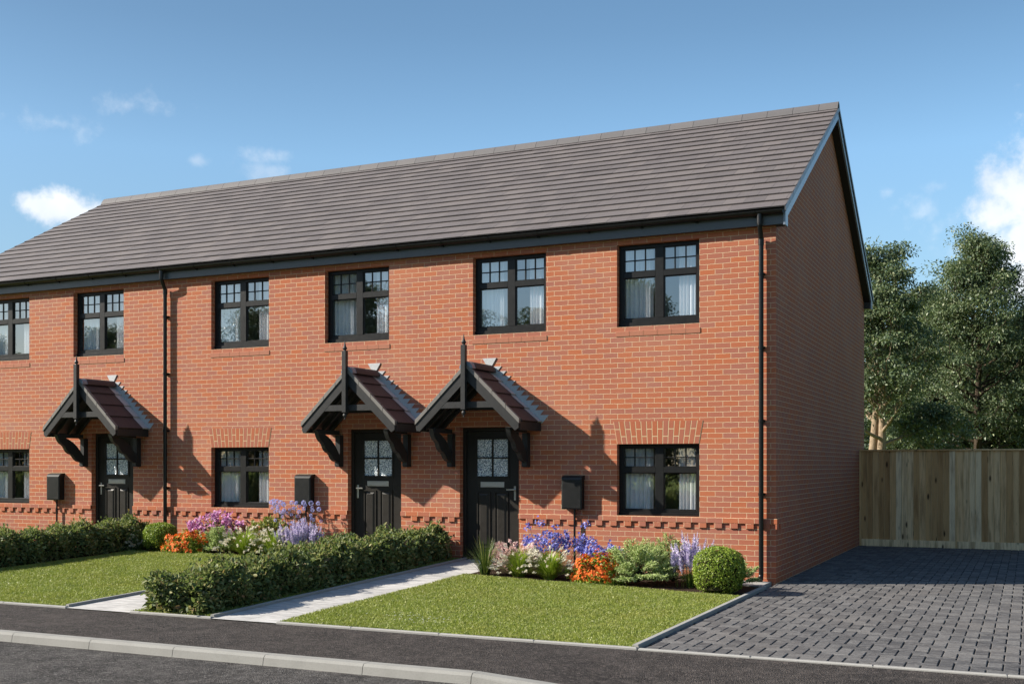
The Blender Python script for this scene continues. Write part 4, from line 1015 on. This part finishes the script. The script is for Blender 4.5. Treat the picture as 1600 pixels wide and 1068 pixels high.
spikes(-0.88, -1.20, .28, .18, .78, 44, 'lavender spikes between the juniper and the box ball at the driveway', 'lavender_plant', 41, .020)
box_ball(-0.43, -1.45, .315, .56, 'bright green clipped box ball at the corner beside the driveway', 2.1)
juniper(-0.36, -0.82, .36, .22, .50, 'small juniper peeping out behind the box ball by the driveway', 37, 22)
# left-hand bed
fountain_grass(-11.02, -0.56, .24, .30, 'small white plumed grass in the shade of the left hedge', 'strap_leaf', 'white_plume', 170, 60, 61)
box_ball(-10.62, -0.45, .265, .46, 'round clipped box ball at the end of the left hedge', 4.2)
orange_bush(-9.88, -0.62, .42, .24, .34, 'orange flowering bush in the left bed beside the round box ball', 5.7)
cloud_shrub(-9.58, -0.24, .62, .20, .70, 84, 'pink flowering shrub by the downpipe in the left bed', 'pink_flower_shrub', 'strap_leaf', 'pink_petal', 71, (5, .032, .024, .75))
juniper(-9.22, -0.55, .36, .28, .56, 'low pale juniper between orange bush and plumed grasses in the left bed', 73, 34)
fountain_grass(-8.68, -0.58, .40, .50, 'larger white plumed lime green grass in the left bed, beside the low juniper', 'lime_leaf', 'white_plume', 900, 80, 77)
fountain_grass(-8.14, -0.55, .34, .48, 'smaller white plumed lime green grass in the left bed, beside the lavender', 'lime_leaf', 'white_plume', 800, 66, 79)
cloud_shrub(-8.50, -0.20, .46, .17, .60, 70, 'yellow tipped green shrub under the middle ground floor window', 'yellow_tipped_shrub', 'yellow_leaf', 'yellow_leaf', 81, (6, .036, .018, .7))
globes(-7.98, -0.24, .52, .16, .88, 60, 'pale blue globe flowers on tall stems below the middle meter box', 91)
spikes(-7.66, -0.46, .44, .18, .66, 84, 'wide clump of pale lavender spikes behind the middle hedge', 'lavender_plant', 93, .019)

# ---------------------------------------------------------------- hedges
def hedge(label, x0, x1, y0, y1, h, n, L, seed, name='clipped_hedge'):
    o = empty(name, ((x0+x1)/2, (y0+y1)/2, float(g((x0+x1)/2, (y0+y1)/2)))); tag(o, label, 'hedge')
    cx, hw = (x0+x1)/2, (x1-x0)/2; ln = y1-y0
    A = np.array([h*ln, h*ln, 2*hw*ln*1.3, 2*hw*h, 2*hw*h]); wch = rng.choice(5, n, p=A/A.sum())
    u, v = rng.uniform(0, 1, n), rng.uniform(0, 1, n); P = np.zeros((n, 3)); N = np.zeros((n, 3))
    for k in range(5):
        m_ = wch == k
        if k < 2:
            s = -1 if k == 0 else 1; P[m_] = np.stack([np.full(m_.sum(), cx+s*hw), y0+u[m_]*ln, .02+v[m_]*(h-.02)], 1); N[m_] = (s, 0, .15)
        elif k == 2: P[m_] = np.stack([x0+u[m_]*2*hw, y0+v[m_]*ln, np.full(m_.sum(), h)], 1); N[m_] = (0, 0, 1)
        else:
            s = -1 if k == 3 else 1; P[m_] = np.stack([x0+u[m_]*2*hw, np.full(m_.sum(), y0 if k == 3 else y1), .02+v[m_]*(h-.02)], 1); N[m_] = (0, s, .15)
    # rounded shoulders, lumps and depth
    tz = np.clip((P[:, 2]-h*.62)/(h*.38), 0, 1); P[:, 0] = cx+(P[:, 0]-cx)*(1-.20*tz**2)
    lump = .045*np.sin(P[:, 1]*5.1+seed)*np.sin(P[:, 2]*8+P[:, 0]*6+seed)+.03*np.sin(P[:, 1]*11.7+P[:, 0]*9+seed*2)
    P += N*(lump*1.5-np.abs(rng.normal(0, .055, n)))[:, None]
    P[:, 2] *= .86+.16*np.clip((P[:, 1]-y0)/2.2, 0, 1)+.03*np.sin(P[:, 1]*2.3+seed)+.025*np.sin(P[:, 1]*6.1+P[:, 0]*3)
    P[:, 0] += .03*np.sin(P[:, 1]*3.3+seed)
    ex = rng.uniform(0, 1, n) < .08; P[ex] += N[ex]*rng.uniform(.02, .11, ex.sum())[:, None]
    P[:, 2] = np.maximum(P[:, 2], .015)
    P[:, 2] += g(P[:, 0], P[:, 1])
    D_ = norm(N*.55+rng.normal(size=(n, 3))*.65+np.array([0, 0, .15])); NN = norm(N*.8+np.array([0, 0, .5])+rng.normal(size=(n, 3))*.55)
    LL = rng.uniform(.65, 1.25, n)*L
    V, F = leaves(P, D_, NN, LL, LL*rng.uniform(.45, .62, n), .18, .18, True)
    npobj('leaves', V, F, M['hedge_leaf'], o, WORLD_POS[o])
    b = MB(); c = .11; ny = 14
    rows = []
    for k in range(ny+1):
        y = y0+c+(ln-2*c)*k/ny; z = float(g(cx, y)); rows.append([(x0+c, y, z), (x0+c, y, z+h*.52), (x0+c+.1, y, z+h*.68), (x1-c-.1, y, z+h*.68), (x1-c, y, z+h*.52), (x1-c, y, z)])
    for k in range(ny):
        for q in range(5): b.face([rows[k][q], rows[k][q+1], rows[k+1][q+1], rows[k+1][q]])
    b.face(rows[0]); b.face(rows[-1]); b.build('branches', M['twig'], o, WORLD_POS[o], fixn=False)
    # twigs on the top and side
    m_ = 260; idx = rng.choice(n, m_); Pt = P[idx]; Dt = norm(D_[idx]+np.array([0, 0, .3])); S = norm(np.cross(Dt, rng.normal(size=(m_, 3))))*.003
    Vt = np.stack([Pt-Dt*.10-S, Pt-Dt*.10+S, Pt+Dt*.05+S*.5, Pt+Dt*.05-S*.5], 1).reshape(-1, 3); tag(npobj('twigs', Vt, np.arange(m_)[:, None]*4+np.array([[0, 1, 2, 3]]), M['bark'], o, WORLD_POS[o]), kind='stuff')
    return o
hedge('dark green leafy hedge between the two white paths, reaching the pavement', -5.88, -5.02, -5.95, -0.16, .415, 42000, .060, 1.0)
hL = hedge('dark green leafy hedge at the left edge, ending by the left downpipe', -11.85, -11.06, -5.9, -0.14, .44, 36000, .055, 4.0)

# ================================================================= TREES
def make_tree(name, base, height, crown_r, seed, leaf='tree_leaf', bark='bark', trunk_r=.16, limb_from=.28, n_limb=26, leaf_L=.15, per=90, trunks=1, flat=.5, top_pow=.7, label='', group=None):
    q = np.random.default_rng(seed); pr = random.Random(seed)
    o = empty(name, base); tag(o, label, 'tree', group); B = Vector(base); b = MB(); tips = []
    def limb(p0, d, L, r, depth):
        pts = [p0]; p = p0.copy(); d = d.normalized(); n = 5
        for k in range(n):
            d = (d+Vector((pr.uniform(-.22, .22), pr.uniform(-.22, .22), pr.uniform(-.05, .20)))).normalized(); p = p+d*(L/n); pts.append(p.copy())
        b.tube(pts, [r*(1-.8*k/n) for k in range(n+1)], 7 if depth == 0 else 4, False)
        if depth < 1:
            for k in range(pr.randint(3, 5)):
                i = pr.randint(2, n); dd = (d+Vector((pr.uniform(-1, 1), pr.uniform(-1, 1), pr.uniform(-.2, .6)))).normalized(); limb(pts[i].copy(), dd, L*pr.uniform(.3, .5), r*.38, depth+1)
        tips.append(pts[-1])
        if depth == 0: tips.append(pts[3])
    for tk in range(trunks):
        pts = [B+Vector((tk*.42-.21*(trunks-1), tk*.1, -.2))]; lean = Vector((pr.uniform(-.05, .09)+(tk*.05), pr.uniform(-.05, .05), 1)); nseg = 12; hh = height*(.93-.14*tk)
        for k in range(nseg): pts.append(pts[-1]+Vector((lean.x+pr.uniform(-.06, .06), lean.y+pr.uniform(-.06, .06), 1)).normalized()*hh/nseg)
        rad = [trunk_r*(1-.9*(k/nseg)**.9) for k in range(nseg+1)]; b.tube(pts, rad, 10, False); tips.append(pts[-1])
        for k in range(n_limb//trunks):
            f = limb_from+(1-limb_from)*((k+pr.uniform(0, .8))/(n_limb//trunks))*.97; i = min(int(f*nseg), nseg-1); p0 = pts[i].lerp(pts[i+1], f*nseg-i)
            a = k*2.4+pr.uniform(-.5, .5)+tk; t_ = (f-limb_from)/(1-limb_from)
            prof = math.sin(math.pi*min(1, .22+.78*t_)**top_pow*.93)**.8 if t_ < 1 else .3
            L = crown_r*max(.25, prof)*pr.uniform(.7, 1.12); limb(p0, Vector((math.cos(a), math.sin(a), .30+.55*t_)), L, trunk_r*.34*(1-.6*t_), 0)
    b.build('trunk', M[bark], o, B, smooth=True, fixn=False)
    T_ = np.array([tuple(t_) for t_ in tips]); n = len(T_)*per; C = np.repeat(T_, per, 0); sz = np.repeat(q.uniform(.28, .58, len(T_))*(crown_r/2.0)**.5, per)
    d = norm(q.normal(size=(n, 3))); rr = q.uniform(0, 1, n)**.5
    P = C+d*(rr*sz)[:, None]*np.array([1.25, 1.25, flat]); D_ = norm(d*.7+q.normal(size=(n, 3))*.6+np.array([0, 0, -.25])); N = norm(q.normal(size=(n, 3))*.55+np.array([0, 0, 1.]))
    L = q.uniform(.7, 1.3, n)*leaf_L
    npobj('crown', *leaves(P, D_, N, L, L*.46, .15, .2), M[leaf], o, B); return o
def on_ray(u, depth):
    f = 1744.; th = R(24.885); x = (u-800)/f*depth
    return (3.197-math.sin(th)*depth+math.cos(th)*x, -15.596+math.cos(th)*depth+math.sin(th)*x)
GZ = -.16
x, y = on_ray(1368, 36); make_tree('leafy_tree', (x, y, GZ), 9.2, 2.05, 5, trunk_r=.20, limb_from=.36, n_limb=46, trunks=2, per=150, leaf_L=.105, label='tall pale trunked tree beside the gable wall, with a forked trunk above the fence')
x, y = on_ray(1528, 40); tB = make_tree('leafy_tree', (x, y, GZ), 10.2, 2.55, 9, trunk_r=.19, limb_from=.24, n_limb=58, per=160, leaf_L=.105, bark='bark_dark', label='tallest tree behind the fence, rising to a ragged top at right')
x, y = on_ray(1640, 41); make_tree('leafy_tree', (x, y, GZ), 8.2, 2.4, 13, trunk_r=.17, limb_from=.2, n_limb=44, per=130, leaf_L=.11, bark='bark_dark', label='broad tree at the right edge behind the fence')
x, y = on_ray(1458, 37); make_tree('leafy_tree', (x, y, GZ), 3.9, 1.3, 21, trunk_r=.09, limb_from=.35, n_limb=18, per=70, leaf_L=.12, label='small young tree with thin trunk just behind the fence')
x, y = on_ray(1448, 47); o = copy_tree(tB, None); o.location = (x, y, GZ); o.scale = (.95, .95, .93); o.rotation_euler = (0, 0, 2.2)
tag(o, 'leafy tree filling the gap behind the two tallest trees', 'tree')
# dark wood further back
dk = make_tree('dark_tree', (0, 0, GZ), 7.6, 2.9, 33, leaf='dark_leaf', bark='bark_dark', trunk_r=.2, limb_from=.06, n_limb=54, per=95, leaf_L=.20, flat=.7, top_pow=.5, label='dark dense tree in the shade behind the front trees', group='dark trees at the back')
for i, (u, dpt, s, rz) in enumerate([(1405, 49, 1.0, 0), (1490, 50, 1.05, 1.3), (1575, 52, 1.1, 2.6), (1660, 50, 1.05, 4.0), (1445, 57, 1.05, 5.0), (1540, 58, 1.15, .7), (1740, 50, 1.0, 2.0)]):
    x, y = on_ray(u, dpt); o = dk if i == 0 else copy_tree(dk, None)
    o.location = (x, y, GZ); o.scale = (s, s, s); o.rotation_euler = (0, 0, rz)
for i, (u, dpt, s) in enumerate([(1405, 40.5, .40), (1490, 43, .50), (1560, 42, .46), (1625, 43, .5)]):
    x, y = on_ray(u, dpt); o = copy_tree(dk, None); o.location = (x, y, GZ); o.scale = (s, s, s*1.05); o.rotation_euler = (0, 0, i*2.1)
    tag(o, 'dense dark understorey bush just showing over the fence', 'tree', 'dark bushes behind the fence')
# trees, shrubs and an added hedge across the road, which the windows mirror
for i, (x, y, s, rz) in enumerate([(-8, -31, .92, 0.3), (-12.5, -30, .98, 0), (-17, -31, .90, 1), (-22, -30, 1.0, 2), (-27, -30, 1.14, 3), (-32, -31, .98, 4), (-37.5, -30, 1.02, 5), (-44, -31, .95, .5), (-51, -30, .9, 2.5), (-58, -31, .95, 3.3)]):
    o = copy_tree(tB, None); o.location = (x, y, GZ); o.scale = (s*1.35, s*1.35, s*1.0); o.rotation_euler = (0, 0, rz)
    tag(o, 'leafy tree across the road, seen only as a reflection in the windows', 'tree', 'trees across the road')
for i in range(11):
    o = copy_tree(dk, None); o.location = (-58+i*5.6, -34+(i % 2), GZ); q_ = .78+.06*((i*7) % 4); o.scale = (q_, q_, q_); o.rotation_euler = (0, 0, i*1.1)
    tag(o, 'dense dark tree across the road, seen only as a reflection in the windows', 'tree', 'dense trees across the road')
for i in range(8):  # hedges added behind the camera so the lower panes mirror something dark
    o = copy_tree(hL, None); o.location = (-37+i*5.6, -17.8, -.1); o.scale = (1.2, 1.0, 2.3); o.rotation_euler = (0, 0, R(90 if i % 2 else -90))
    tag(o, 'tall hedge added unseen across the road to darken the lower window reflections', 'hedge', 'added hedges across the road')
for i, (x, y, s) in enumerate([(14.5, -1, 1.15), (15, 5, 1.2), (14.5, 11, 1.2), (15.5, 18, 1.2)]):  # trees added out of view to block skylight and darken the gable
    o = copy_tree(dk, None); o.location = (x, y, GZ); o.scale = (s, s, s); o.rotation_euler = (0, 0, i*1.7)
    tag(o, 'unseen dense dark tree added right of the driveway to dim the gable', 'tree', 'added trees right of the driveway')
for i, (x, y, s) in enumerate([(-27, 10, .9), (-34, 14, 1.0), (-41, 9, .95), (-24, 22, 1.1), (-48, 16, 1.05)]):
    o = copy_tree(tB if i % 2 else dk, None); o.location = (x, y, GZ); o.scale = (s, s, s); o.rotation_euler = (0, 0, i*1.3)
    tag(o, 'tree beyond the far left end of the terrace, outside the frame', 'tree', 'trees left of the terrace')
print('objects', len(sc.objects))
